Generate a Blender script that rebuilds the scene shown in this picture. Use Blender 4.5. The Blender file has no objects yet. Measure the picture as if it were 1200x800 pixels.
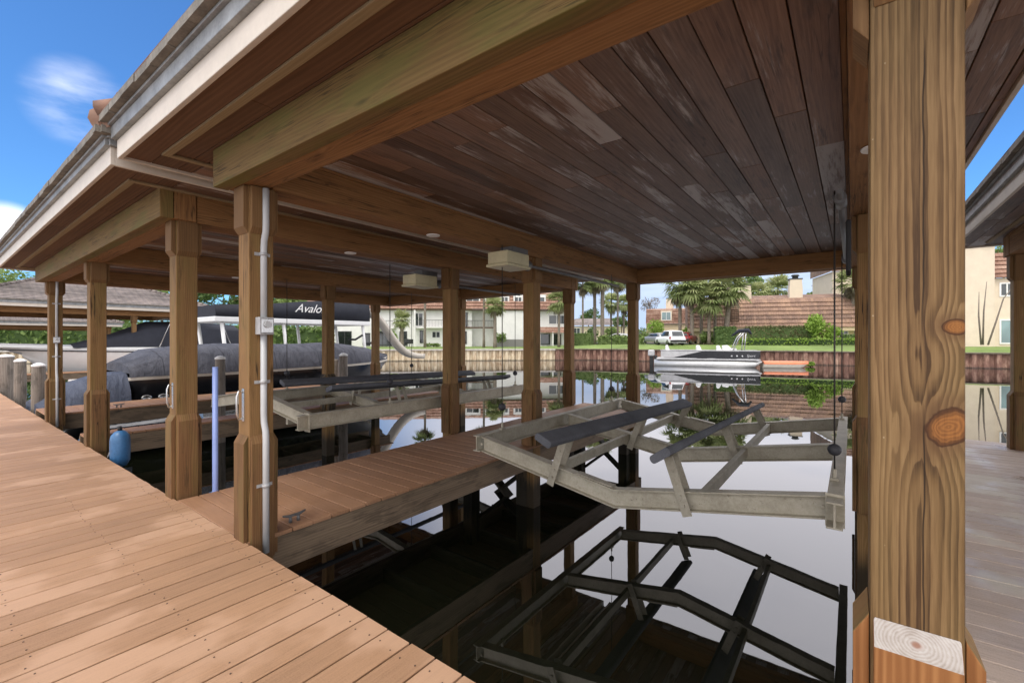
import bpy, math, random
from mathutils import Vector as V, Matrix as Mx, Euler
R = math.radians
rnd = random.Random(11)
SC = bpy.context.scene
COL = SC.collection
CAMZ, F, CX, CY = 1.6, 530.0, 600.0, 396.5
WATER = -0.93

# ---------------------------------------------------------------- placing helpers
def cw(right, fwd, z=0.0):
    """point at so many metres right of / ahead of the photographer"""
    return V((.7993*right - .6009*fwd, .6005*right + .7996*fwd, z))
def at(px, d, z=0.0):
    return cw((px - CX)/F*d, d, z)
def zof(y, d):
    return CAMZ + (CY - y)/F*d

# ---------------------------------------------------------------- mesh builder
class MB:
    def __init__(self):
        self.v = []; self.f = []; self.uv = []; self.r = []; self.m = []; self.s = []
    def face(self, idx, ua, off, mi=0, r=0.5, smooth=False, uvs=None):
        self.f.append(tuple(idx)); self.m.append(mi); self.r.append(r); self.s.append(smooth)
        if uvs is None:
            P = [self.v[i] for i in idx]
            n = V((0, 0, 0))
            for i in range(len(P)):
                a, b = P[i], P[(i+1) % len(P)]
                n += V(((a.y-b.y)*(a.z+b.z), (a.z-b.z)*(a.x+b.x), (a.x-b.x)*(a.y+b.y)))
            if n.length > 1e-12: n.normalize()
            if abs(n.dot(ua)) > .75:
                a = V((0, 0, 1)) if abs(ua.z) < .7 else V((1, 0, 0))
                a = (a - ua*a.dot(ua)).normalized(); b = ua.cross(a)
                uvs = [(p.dot(a)+off[0], p.dot(b)+off[1]) for p in P]
            else:
                b = n.cross(ua).normalized()
                uvs = [(p.dot(ua)+off[0], p.dot(b)+off[1]) for p in P]
        self.uv.append(uvs)
    def prism(self, prof, o, ax, ay, az, depth, ua=None, mi=0, r=None, face_mi=None, cap_mi=None, off=None, smooth=False):
        """2-D profile (in ax, ay) pushed along az"""
        if r is None: r = rnd.random()
        if off is None: off = (0, 0)
        ua = az if ua is None else ua
        b = len(self.v); n = len(prof)
        for k in (0, 1):
            for p in prof:
                self.v.append(o + ax*p[0] + ay*p[1] + az*(depth*k))
        flip = ax.cross(ay).dot(az) < 0
        area = sum(prof[i][0]*prof[(i+1) % n][1]-prof[(i+1) % n][0]*prof[i][1] for i in range(n))
        if area < 0: flip = not flip
        def fc(idx, m, sm=False):
            if flip: idx = list(reversed(idx))
            self.face(idx, ua, off, m, r, sm)
        fc(list(range(b+n-1, b-1, -1)), mi if cap_mi is None else cap_mi)
        fc(list(range(b+n, b+2*n)), mi if cap_mi is None else cap_mi)
        for i in range(n):
            j = (i+1) % n
            fc([b+i, b+j, b+n+j, b+n+i], (face_mi or {}).get(i, mi), smooth)
    def box(self, x0, x1, y0, y1, z0, z1, ua=None, **k):
        if ua is None:
            d = (abs(x1-x0), abs(y1-y0), abs(z1-z0)); ua = V([1.0 if i == d.index(max(d)) else 0 for i in range(3)])
        x0, x1 = min(x0, x1), max(x0, x1); y0, y1 = min(y0, y1), max(y0, y1); z0, z1 = min(z0, z1), max(z0, z1)
        self.prism([(0, 0), (x1-x0, 0), (x1-x0, y1-y0), (0, y1-y0)], V((x0, y0, z0)), V((1, 0, 0)), V((0, 1, 0)), V((0, 0, 1)), z1-z0, ua=ua, **k)
    def bar(self, p0, p1, w, h, up=V((0, 0, 1)), prof=None, **k):
        p0, p1 = V(p0), V(p1); d = p1-p0; L = d.length; d = d/L
        s = d.cross(up)
        if s.length < 1e-4: s = d.cross(V((1, 0, 0)))
        s.normalize(); u = s.cross(d)
        prof = prof or [(-w/2, -h/2), (w/2, -h/2), (w/2, h/2), (-w/2, h/2)]
        self.prism(prof, p0, s, u, d, L, ua=d, **k)
    def ibeam(self, p0, p1, h=.2, w=.1, t=.012, up=V((0, 0, 1)), **k):
        a, b = w/2, h/2
        pr = [(-a, -b), (a, -b), (a, -b+t), (t/2, -b+t), (t/2, b-t), (a, b-t), (a, b), (-a, b), (-a, b-t), (-t/2, b-t), (-t/2, -b+t), (-a, -b+t)]
        self.bar(p0, p1, w, h, up, prof=pr, **k)
    def tube(self, pts, rad, n=8, mi=0, r=None, caps=True):
        if r is None: r = rnd.random()
        pts = [V(p) for p in pts]
        rad = rad if isinstance(rad, (list, tuple)) else [rad]*len(pts)
        b = len(self.v); L = 0; Ls = []
        prev = None
        for i, p in enumerate(pts):
            d = (pts[min(i+1, len(pts)-1)] - pts[max(i-1, 0)])
            d = d.normalized() if d.length > 1e-9 else V((0, 0, 1))
            if prev is None:
                a = V((0, 0, 1)) if abs(d.z) < .8 else V((1, 0, 0))
            else: a = prev
            a = (a - d*a.dot(d)).normalized(); prev = a; c = d.cross(a)
            if i: L += (p-pts[i-1]).length
            Ls.append(L)
            for k in range(n):
                t = 2*math.pi*k/n
                self.v.append(p + (a*math.cos(t) + c*math.sin(t))*rad[i])
        for i in range(len(pts)-1):
            for k in range(n):
                j = (k+1) % n
                u0, u1 = k/n, (k+1)/n
                self.face([b+i*n+k, b+i*n+j, b+(i+1)*n+j, b+(i+1)*n+k], None, None, mi, r, True,
                          [(Ls[i], u0*.6), (Ls[i], u1*.6), (Ls[i+1], u1*.6), (Ls[i+1], u0*.6)])
        if caps:
            e = len(pts)-1
            self.face([b+k for k in range(n-1, -1, -1)], V((0, 0, 1)), (0, 0), mi, r)
            self.face([b+e*n+k for k in range(n)], V((0, 0, 1)), (0, 0), mi, r)
    def lathe(self, prof, c, n=16, mi=0, r=None):
        self.tube_like([(V(c)+V((0, 0, z)), q) for q, z in prof], n, mi, r)
    def tube_like(self, ring, n, mi, r):
        if r is None: r = rnd.random()
        b = len(self.v)
        for c, q in ring:
            for k in range(n):
                t = 2*math.pi*k/n
                self.v.append(c + V((math.cos(t)*q, math.sin(t)*q, 0)))
        for i in range(len(ring)-1):
            for k in range(n):
                j = (k+1) % n
                self.face([b+i*n+k, b+i*n+j, b+(i+1)*n+j, b+(i+1)*n+k], None, None, mi, r, True,
                          [(i, k/n), (i, (k+1)/n), (i+1, (k+1)/n), (i+1, k/n)])
        e = len(ring)-1
        if ring[0][1] > 1e-4: self.face([b+k for k in range(n-1, -1, -1)], V((0, 0, 1)), (0, 0), mi, r)
        if ring[e][1] > 1e-4: self.face([b+e*n+k for k in range(n)], V((0, 0, 1)), (0, 0), mi, r)
    def ball(self, c, q, n=12, sz=1.0, mi=0):
        k = 8
        self.lathe([(max(1e-5, q*math.sin(math.pi*i/k)), -q*sz*math.cos(math.pi*i/k)) for i in range(k+1)], c, n, mi)
    def loft(self, secs, closed=False, mi=0, r=None, caps=False, smooth=True):
        if r is None: r = rnd.random()
        b = len(self.v); n = len(secs[0])
        for s in secs:
            for p in s: self.v.append(V(p))
        m = n if closed else n-1
        for i in range(len(secs)-1):
            for k in range(m):
                j = (k+1) % n
                self.face([b+i*n+k, b+i*n+j, b+(i+1)*n+j, b+(i+1)*n+k], None, None, mi, r, smooth,
                          [(i, k), (i, k+1), (i+1, k+1), (i+1, k)])
        if caps:
            self.face([b+k for k in range(n-1, -1, -1)], V((0, 1, 0)), (0, 0), mi, r)
            self.face([b+(len(secs)-1)*n+k for k in range(n)], V((0, 1, 0)), (0, 0), mi, r)
    def quad(self, a, b_, c, d, mi=0, r=None):
        if r is None: r = rnd.random()
        b = len(self.v); self.v += [V(a), V(b_), V(c), V(d)]
        self.face([b, b+1, b+2, b+3], None, None, mi, r, False, [(0, 0), (1, 0), (1, 1), (0, 1)])
    def tri(self, a, b_, c, mi=0, r=None):
        if r is None: r = rnd.random()
        b = len(self.v); self.v += [V(a), V(b_), V(c)]
        self.face([b, b+1, b+2], None, None, mi, r, False, [(0, 0), (1, 0), (.5, 1)])
    def build(self, name, mats, parent=None, world=True, bevel=0, seg=2, stuff=False):
        me = bpy.data.meshes.new(name)
        org = V((0, 0, 0))
        if parent is not None and world:
            q = parent
            while q.parent: q = q.parent
            org = q.location
        me.from_pydata([tuple(p-org) for p in self.v], [], self.f)
        uvl = me.uv_layers.new(name='UVMap')
        flat = [c for f in self.uv for p in f for c in p]
        uvl.data.foreach_set('uv', flat)
        at_ = me.attributes.new('rnd', 'FLOAT', 'FACE')
        at_.data.foreach_set('value', self.r)
        me.polygons.foreach_set('material_index', self.m)
        me.polygons.foreach_set('use_smooth', self.s)
        for m in (mats if isinstance(mats, (list, tuple)) else [mats]): me.materials.append(m)
        me.update()
        o = bpy.data.objects.new(name, me); COL.objects.link(o)
        if parent is not None: o.parent = parent
        if bevel:
            b = o.modifiers.new('bevel', 'BEVEL'); b.width = bevel; b.segments = seg; b.limit_method = 'ANGLE'; b.angle_limit = R(40)
            b.use_clamp_overlap = True
        if stuff: o['kind'] = 'stuff'
        return o

def tag(o, label=None, cat=None, group=None, kind=None):
    if label: o['label'] = label
    if cat: o['category'] = cat
    if group: o['group'] = group
    if kind: o['kind'] = kind
    return o
def thing(name, label, cat, loc=(0, 0, 0), rz=0.0, group=None):
    o = bpy.data.objects.new(name, None); COL.objects.link(o)
    o.location = loc; o.rotation_euler = (0, 0, rz); o.empty_display_size = .2
    return tag(o, label, cat, group)
def copy_tree(o, parent=None):
    c = o.copy(); COL.objects.link(c)
    if parent is not None: c.parent = parent
    for ch in list(o.children): copy_tree(ch, c)
    return c

# ---------------------------------------------------------------- shader helper
class NT:
    def __init__(self, name):
        self.mat = bpy.data.materials.new(name); self.mat.use_nodes = True
        self.t = self.mat.node_tree; self.b = self.t.nodes['Principled BSDF']; self.out = self.t.nodes['Material Output']
    def n(self, ty, **kw):
        x = self.t.nodes.new(ty)
        for k, v in kw.items(): setattr(x, k, v)
        return x
    def put(self, sock, v):
        if isinstance(v, bpy.types.NodeSocket): self.t.links.new(v, sock)
        elif v is not None: sock.default_value = v
    def m(self, op, a, b=None, c=None, clamp=False):
        x = self.n('ShaderNodeMath', operation=op, use_clamp=clamp)
        self.put(x.inputs[0], a)
        if b is not None: self.put(x.inputs[1], b)
        if c is not None: self.put(x.inputs[2], c)
        return x.outputs[0]
    def xyz(self, x, y, z=0.0):
        q = self.n('ShaderNodeCombineXYZ')
        for i, v in enumerate((x, y, z)): self.put(q.inputs[i], v)
        return q.outputs[0]
    def sep(self, v):
        q = self.n('ShaderNodeSeparateXYZ'); self.put(q.inputs[0], v); return q.outputs[:3]
    def noise(self, vec, scale=1.0, detail=2.0, rough=.5, dist=0.0):
        q = self.n('ShaderNodeTexNoise'); self.put(q.inputs['Vector'], vec)
        q.inputs['Scale'].default_value = scale; q.inputs['Detail'].default_value = detail
        q.inputs['Roughness'].default_value = rough; q.inputs['Distortion'].default_value = dist
        return q.outputs['Fac']
    def vor(self, vec, scale=1.0, out='Distance', rand=1.0):
        q = self.n('ShaderNodeTexVoronoi'); self.put(q.inputs['Vector'], vec)
        q.inputs['Scale'].default_value = scale; q.inputs['Randomness'].default_value = rand
        return q.outputs[out]
    def sst(self, x, a, b, lo=0.0, hi=1.0):
        q = self.n('ShaderNodeMapRange', interpolation_type='SMOOTHSTEP')
        self.put(q.inputs[0], x); self.put(q.inputs[1], a); self.put(q.inputs[2], b)
        q.inputs[3].default_value = lo; q.inputs[4].default_value = hi
        return q.outputs[0]
    def mix(self, f, a, b, blend='MIX'):
        q = self.n('ShaderNodeMix', data_type='RGBA', blend_type=blend)
        self.put(q.inputs[0], f); self.put(q.inputs[6], self.c(a)); self.put(q.inputs[7], self.c(b))
        return q.outputs[2]
    def c(self, a):
        return tuple(a)+(1.0,) if isinstance(a, (tuple, list)) and len(a) == 3 else a
    def ramp(self, f, stops):
        q = self.n('ShaderNodeValToRGB'); self.put(q.inputs[0], f)
        e = q.color_ramp.elements
        while len(e) < len(stops): e.new(.5)
        for x, (p, c) in zip(e, stops): x.position = p; x.color = self.c(c)
        return q.outputs[0]
    def bump(self, h, strength=.3, dist=.01):
        q = self.n('ShaderNodeBump'); self.put(q.inputs['Height'], h)
        q.inputs['Strength'].default_value = strength; q.inputs['Distance'].default_value = dist
        self.put(self.b.inputs['Normal'], q.outputs[0]); return q.outputs[0]
    def uv(self):
        q = self.n('ShaderNodeUVMap'); q.uv_map = 'UVMap'; return self.sep(q.outputs[0])[:2]
    def rnd(self):
        q = self.n('ShaderNodeAttribute'); q.attribute_name = 'rnd'; return q.outputs['Fac']
    def orand(self):
        return self.n('ShaderNodeObjectInfo').outputs['Random']
    def geo(self): return self.n('ShaderNodeNewGeometry').outputs['Position']
    def obj(self): return self.n('ShaderNodeTexCoord').outputs['Object']
    def base(self, c): self.put(self.b.inputs['Base Color'], self.c(c))
    def rough(self, v): self.put(self.b.inputs['Roughness'], v)
    def metal(self, v): self.put(self.b.inputs['Metallic'], v)
    def spec(self, v): self.put(self.b.inputs['Specular IOR Level'], v)

def plain(name, col, rough=.6, metal=0.0, var=.12, scale=3.0, bump=0.0):
    N = NT(name); p = N.obj()
    n = N.noise(p, scale, 5, .6)
    n2 = N.noise(p, scale*9, 3, .6)
    f = N.m('ADD', N.m('MULTIPLY', n, .7), N.m('MULTIPLY', n2, .3))
    lo = tuple(max(0, c*(1-var*1.6)) for c in col); hi = tuple(c*(1+var) for c in col)
    N.base(N.ramp(f, [(.3, lo), (.7, hi)])); N.rough(rough); N.metal(metal)
    if bump: N.bump(f, bump, .01)
    return N.mat

def wood(name, dark, mid, light, ring=45, worn=0.0, worncol=(.33, .32, .31), rough=.75, tint=.4, knots=True, green=0.0, grainy=1.0, stain=0.0, crack=0.0, hue=0.0, finec=.26, tide=0):
    N = NT(name); u, v = N.uv(); r = N.rnd(); o = N.orand()
    off = N.m('ADD', N.m('MULTIPLY', r, 37.7), N.m('MULTIPLY', o, 91.3))
    warp = N.m('SUBTRACT', N.noise(N.xyz(N.m('MULTIPLY_ADD', u, .55, off), N.m('MULTIPLY', v, 5.0), off), 1, 2), .5)
    kd = N.vor(N.xyz(N.m('MULTIPLY_ADD', u, 1.3, off), N.m('MULTIPLY_ADD', v, 6.0, off), off), 1)
    kk = N.sst(kd, .02, .13, 1, 0); khalo = N.sst(kd, .05, .40, 1, 0)
    x = N.m('MULTIPLY_ADD', warp, .11, v)
    x = N.m('MULTIPLY_ADD', khalo, .03 if knots else 0.0, x)
    sw = N.m('SINE', N.m('MULTIPLY', x, ring*6.283))
    sw = N.m('MULTIPLY_ADD', sw, .5, .5)
    sw = N.m('POWER', sw, 1.6)
    sw = N.m('MULTIPLY', sw, N.noise(N.xyz(N.m('MULTIPLY_ADD', u, .9, off), N.m('MULTIPLY_ADD', v, 16.0, off), off), 1, 2))
    wide = N.noise(N.xyz(N.m('MULTIPLY_ADD', u, .5, off), N.m('MULTIPLY_ADD', v, 38.0, off), off), 1, 3, .65)
    fine = N.noise(N.xyz(N.m('MULTIPLY_ADD', u, 5.0, off), N.m('MULTIPLY', v, 150.0), off), 1, 3, .6)
    blot = N.noise(N.xyz(N.m('MULTIPLY_ADD', u, .7, off), N.m('MULTIPLY_ADD', v, 7.0, off), off), 1, 4, .6)
    g = N.m('ADD', N.m('MULTIPLY', sw, .26*grainy), N.m('ADD', N.m('MULTIPLY', fine, finec), N.m('ADD', N.m('MULTIPLY', blot, .42), N.m('MULTIPLY', wide, .26))))
    c = N.ramp(g, [(.18, dark), (.5, mid), (.85, light)])
    if knots: c = N.mix(N.m('MULTIPLY', kk, .85), c, tuple(q*.45 for q in dark))
    t = N.m('MULTIPLY_ADD', r, tint, 1-tint/2)
    c = N.mix(1.0, c, N.xyz(t, t, t), 'MULTIPLY')
    if hue:
        h1 = N.m('FRACT', N.m('MULTIPLY', r, 7.77)); h2 = N.m('FRACT', N.m('MULTIPLY', r, 13.31))
        lum = N.m('MULTIPLY_ADD', g, .22, -.015)
        c = N.mix(N.m('MULTIPLY', N.sst(h1, .5, .95), hue), c, N.xyz(lum, N.m('MULTIPLY', lum, .90), N.m('MULTIPLY', lum, .83)))
        c = N.mix(N.m('MULTIPLY', N.sst(h2, .72, .95), hue*.6), c, N.xyz(N.m('MULTIPLY', lum, 1.9), N.m('MULTIPLY', lum, 1.0), N.m('MULTIPLY', lum, .45)))
    if crack:
        ck = N.m('ABSOLUTE', N.m('SUBTRACT', N.noise(N.xyz(N.m('MULTIPLY_ADD', u, .55, off), N.m('MULTIPLY_ADD', v, 17.0, off), off), 1, 3, .55), .5))
        cm = N.m('MULTIPLY', N.sst(ck, .016, .004), N.sst(N.noise(N.xyz(N.m('MULTIPLY_ADD', u, .8, off), N.m('MULTIPLY_ADD', v, 3.0, off), 7.0), 1, 2), .47, .56))
        c = N.mix(N.m('MULTIPLY', cm, crack), c, tuple(q*.22 for q in dark))
        dirt = N.noise(N.xyz(N.m('MULTIPLY_ADD', u, 1.6, off), N.m('MULTIPLY_ADD', v, 11.0, off), 3.0), 1, 5, .7)
        c = N.mix(N.m('MULTIPLY', N.sst(dirt, .52, .70), .5), c, tuple(q*.55 for q in dark))
    if green:
        gm = N.noise(N.xyz(N.m('MULTIPLY_ADD', u, 1.6, off), N.m('MULTIPLY', v, 7.0), off), 1, 4, .6)
        c = N.mix(N.m('MULTIPLY', N.sst(gm, .42, .68), green), c, (.13, .13, .03))
    if stain:
        gm = N.noise(N.xyz(N.m('MULTIPLY_ADD', u, 2.2, off), N.m('MULTIPLY', v, 9.0), off), 1, 5, .65)
        c = N.mix(N.m('MULTIPLY', N.sst(gm, .48, .6), stain), c, (.012, .012, .010))
    rr = rough
    if worn:
        pr = N.m('FRACT', N.m('MULTIPLY', r, 17.31))
        w1 = N.noise(N.xyz(N.m('MULTIPLY_ADD', u, .8, off), N.m('MULTIPLY_ADD', v, 5.0, off), off), 1, 4, .6)
        w2 = N.noise(N.xyz(N.m('MULTIPLY_ADD', u, 3.5, off), N.m('MULTIPLY_ADD', v, 45.0, off), off), 1, 5, .7)
        w = N.m('ADD', N.m('MULTIPLY', w1, .62), N.m('MULTIPLY', w2, .38))
        w = N.m('ADD', w, N.m('MULTIPLY', N.sst(pr, .55, 1.0), .17))
        wm = N.m('ADD', N.m('MULTIPLY', N.sst(w, .55, .67), .85), N.m('MULTIPLY', N.sst(w1, .42, .7), .07))
        c = N.mix(N.m('MULTIPLY', wm, worn), c, worncol)
    if tide:
        c = N.mix(N.m('MULTIPLY', N.sst(N.m('MULTIPLY_ADD', blot, .3, N.sep(N.geo())[2]), -.22, -.52), .9), c, (.016, .014, .009))
    N.base(c); N.rough(rr); N.spec(.3)
    N.bump(N.m('ADD', N.m('MULTIPLY', fine, .6), N.m('MULTIPLY', sw, .5)), .35, .003)
    return N.mat

M = {}
M['post'] = wood('post_timber', (.06, .032, .012), (.205, .112, .041), (.335, .20, .086), ring=60, tint=.2, green=.22, crack=.9, tide=1)
M['post_base'] = wood('post_base_timber', (.05, .026, .011), (.155, .078, .031), (.27, .15, .068), crack=.8, ring=55, tint=.3, knots=False, green=.25)
M['post_cap'] = wood('post_cap_timber', (.07, .036, .014), (.165, .088, .034), (.25, .145, .06), ring=55, tint=.3, knots=False)
M['beam'] = wood('beam_timber', (.078, .036, .013), (.235, .117, .042), (.355, .195, .08), crack=.6, ring=40, tint=.15)
M['beam_green'] = wood('beam_timber_mossy', (.07, .043, .014), (.165, .102, .034), (.26, .165, .062), ring=40, tint=.15, green=.55, crack=.6)
M['soffit'] = wood('soffit_board', (.06, .03, .017), (.125, .066, .036), (.19, .105, .058), ring=30, tint=.25, knots=False)
M['ceiling'] = wood('ceiling_plank', rough=.5, hue=.5, finec=.40, crack=.5, dark=(.05, .029, .02), mid=(.165, .092, .058), light=(.30, .185, .122), ring=35, worn=.9, tint=.8, worncol=(.50, .475, .46), grainy=.6)
M['batten'] = wood('batten', (.17, .12, .06), (.27, .2, .11), (.36, .28, .17), ring=60, tint=.1, knots=False)
M['weathered'] = wood('weathered_timber', (.055, .038, .025), (.16, .115, .075), (.28, .205, .135), ring=40, tint=.3, stain=.35)
M['piling'] = wood('piling_timber', (.04, .027, .015), (.10, .07, .036), (.19, .145, .08), ring=30, tint=.3, stain=.85, tide=1)
M['greypile'] = wood('grey_piling', (.09, .075, .06), (.2, .17, .14), (.33, .29, .25), ring=30, tint=.2, stain=.35)
M['fascia'] = plain('fascia_paint', (.62, .55, .46), .55, var=.08)
M['drip'] = plain('galvanised_drip', (.30, .31, .31), .5, .3, var=.3, scale=5)
M['tile_edge'] = plain('tile_edge', (.20, .18, .15), .85, var=.35, scale=7, bump=.4)
def alu(name, a, b, c):
    N = NT(name); p = N.obj(); n = N.noise(p, 5, 6, .7); n2 = N.noise(p, 45, 4, .7); n3 = N.noise(p, 17, 5, .75)
    col = N.ramp(N.m('ADD', N.m('MULTIPLY', n, .6), N.m('MULTIPLY', n2, .4)), [(.32, a), (.52, b), (.7, c)])
    col = N.mix(N.m('MULTIPLY', N.sst(n3, .60, .72), .55), col, (.16, .11, .06))
    col = N.mix(N.m('MULTIPLY', N.sst(N.noise(p, 30, 4, .7), .64, .72), .7), col, (.07, .06, .045))
    N.base(col); N.rough(N.m('MULTIPLY_ADD', n2, .3, .42)); N.metal(.12); N.bump(n2, .2, .003); return N.mat
M['alu'] = alu('weathered_aluminium', (.27, .24, .175), (.41, .37, .28), (.52, .48, .38))
M['alu_dark'] = alu('weathered_aluminium_bracket', (.23, .205, .15), (.35, .315, .24), (.45, .41, .32))
M['cable'] = plain('steel_cable', (.06, .055, .05), .5, .5)
M['black'] = plain('black_rubber', (.012, .012, .013), .6)
M['ballm'] = plain('ball_stop_plastic', (.035, .035, .04), .6)
M['pvc'] = plain('grey_pvc', (.50, .51, .51), .45, var=.06)
M['boxgrey'] = plain('grey_box_metal', (.42, .42, .42), .5, .2, var=.15)
M['yellowed'] = plain('yellowed_plastic', (.58, .53, .33), .5, var=.12)
M['motor'] = plain('motor_grey', (.16, .16, .16), .5, .4)
M['steel'] = plain('stainless', (.55, .55, .54), .25, .9, var=.06)
M['white_gel'] = plain('white_gelcoat', (.72, .72, .70), .3, var=.05)
M['white_paint'] = plain('white_paint', (.78, .77, .74), .5, var=.06)
M['black_gel'] = plain('black_gelcoat', (.014, .015, .018), .2, var=.1)
M['tarp'] = plain('slate_tarp', (.085, .088, .105), .85, var=.18, scale=1.5, bump=.3)
M['tarp_blue'] = plain('blue_grey_tarp', (.075, .085, .115), .85, var=.2, scale=1.5, bump=.3)
def tarp(name, a, b):
    N = NT(name); x, y, z = N.sep(N.obj()); v3 = N.xyz(N.m('MULTIPLY', x, 1.2), N.m('MULTIPLY', y, 3.0), N.m('MULTIPLY', z, 1.2))
    w = N.noise(v3, 1.3, 5, .6, 1.2); st = N.noise(N.xyz(x, N.m('MULTIPLY', y, 2.0), N.m('MULTIPLY', z, .5)), 2.2, 5, .65)
    se = N.m('ABSOLUTE', N.m('SUBTRACT', N.m('FRACT', N.m('DIVIDE', y, 1.45)), .5))
    c = N.ramp(st, [(.3, a), (.7, b)]); c = N.mix(N.m('MULTIPLY', N.sst(se, .012, .006), .6), c, tuple(q*.4 for q in a))
    N.base(c); N.rough(.8); N.spec(.2); N.bump(w, .9, .12); return N.mat
M['tarp'] = tarp('slate_tarp', (.05, .052, .064), (.10, .102, .12))
M['tarp_blue'] = tarp('blue_grey_tarp', (.055, .066, .095), (.10, .112, .15))
M['navy'] = plain('navy_canvas', (.017, .019, .028), .85, var=.2)
M['tan'] = plain('tan_gelcoat', (.55, .5, .42), .35, var=.06)
M['rust'] = plain('rust', (.17, .055, .02), .9, var=.4, scale=12)
def glass(name, col, rough=.06):
    N = NT(name); N.base(N.ramp(N.noise(N.obj(), .35, 2), [(.35, tuple(c*.5 for c in col)), (.65, tuple(c*1.5 for c in col))])); N.rough(rough); N.spec(.9); return N.mat
M['glass'] = glass('dark_window_glass', (.03, .036, .036))
M['glass_teal'] = glass('teal_window_glass', (.16, .25, .25))

# deck boards: pinkish tan composite with faded patches and wet sheen mixed into the colour
def deckmat(name, base, wet=0.0, pale=.55):
    N = NT(name); u, v = N.uv(); r = N.rnd(); p = N.geo()
    fine = N.noise(N.xyz(N.m('MULTIPLY_ADD', u, 4.0, N.m('MULTIPLY', r, 40.0)), N.m('MULTIPLY', v, 70.0), r), 1, 4, .65)
    speck = N.noise(p, 130, 2, .6)
    big = N.noise(p, 1.1, 5, .6)
    f = N.m('ADD', N.m('MULTIPLY', fine, .5), N.m('ADD', N.m('MULTIPLY', speck, .36), N.m('MULTIPLY', big, .3)))
    f = N.m('SUBTRACT', f, .08)
    f = N.m('MULTIPLY_ADD', N.m('SUBTRACT', f, .5), 1.35, .5)
    c = N.ramp(f, [(.25, tuple(q*.72 for q in base)), (.5, base), (.8, tuple(min(1, q*1.22) for q in base))])
    t = N.m('MULTIPLY_ADD', r, .16, .92); c = N.mix(1.0, c, N.xyz(t, N.m('MULTIPLY_ADD', r, .17, .915), N.m('MULTIPLY_ADD', r, .18, .91)), 'MULTIPLY')
    px, py, pz = N.sep(p)
    pn = N.noise(N.xyz(N.m('MULTIPLY', px, 1.3), N.m('MULTIPLY', py, 1.0), 3.0), 1.0, 4, .55)
    pn = N.m('ADD', pn, N.m('MULTIPLY', N.m('SUBTRACT', r, .5), .10))
    pm = N.sst(pn, .52, .62)
    c = N.mix(N.m('MULTIPLY', pm, pale), c, tuple(min(.6, q*1.35+.07) for q in base))
    N.base(c)
    w = N.sst(N.noise(N.xyz(px, N.m('MULTIPLY', py, .6), 0.0), 1.6, 4, .6), .45, .62)
    N.rough(N.m('MULTIPLY_ADD', w, -.35*wet, .62)); N.spec(.35)
    N.bump(N.m('ADD', fine, N.m('MULTIPLY', speck, .5)), .3, .002)
    return N.mat
M['deck'] = deckmat('deck_composite', (.37, .214, .12), pale=.5)
M['deck_finger'] = deckmat('deck_composite_finger', (.31, .165, .088), pale=.15)
M['deck_right'] = deckmat('deck_composite_right', (.47, .37, .30), wet=1.0, pale=.5)  # base lightened: the wet deck's reflection is put into its colour
M['screw'] = plain('screw_head', (.10, .06, .04), .6)

def endgrain():
    N = NT('end_grain'); x, y, z = N.sep(N.obj())
    w = N.noise(N.obj(), 14, 3)
    d = N.m('SQRT', N.m('ADD', N.m('POWER', x, 2.0), N.m('POWER', N.m('MULTIPLY', N.m('SUBTRACT', z, .80), 1.5), 2.0)))
    w3 = N.noise(N.obj(), 55, 4, .7)
    s = N.m('MULTIPLY_ADD', N.m('SINE', N.m('MULTIPLY', N.m('MULTIPLY_ADD', w3, .008, N.m('MULTIPLY_ADD', w, .02, d)), 760.0)), .5, .5)
    c = N.ramp(N.m('ADD', N.m('MULTIPLY', s, .17), N.m('ADD', N.m('MULTIPLY', w, .45), N.m('MULTIPLY', w3, .5))), [(.2, (.20, .155, .12)), (.55, (.36, .325, .29)), (.9, (.48, .45, .42))])
    c = N.mix(N.sst(d, .004, .016, .8, 0), c, (.2, .07, .03))
    N.base(c); N.rough(.85); return N.mat
M['endgrain'] = endgrain()

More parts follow.
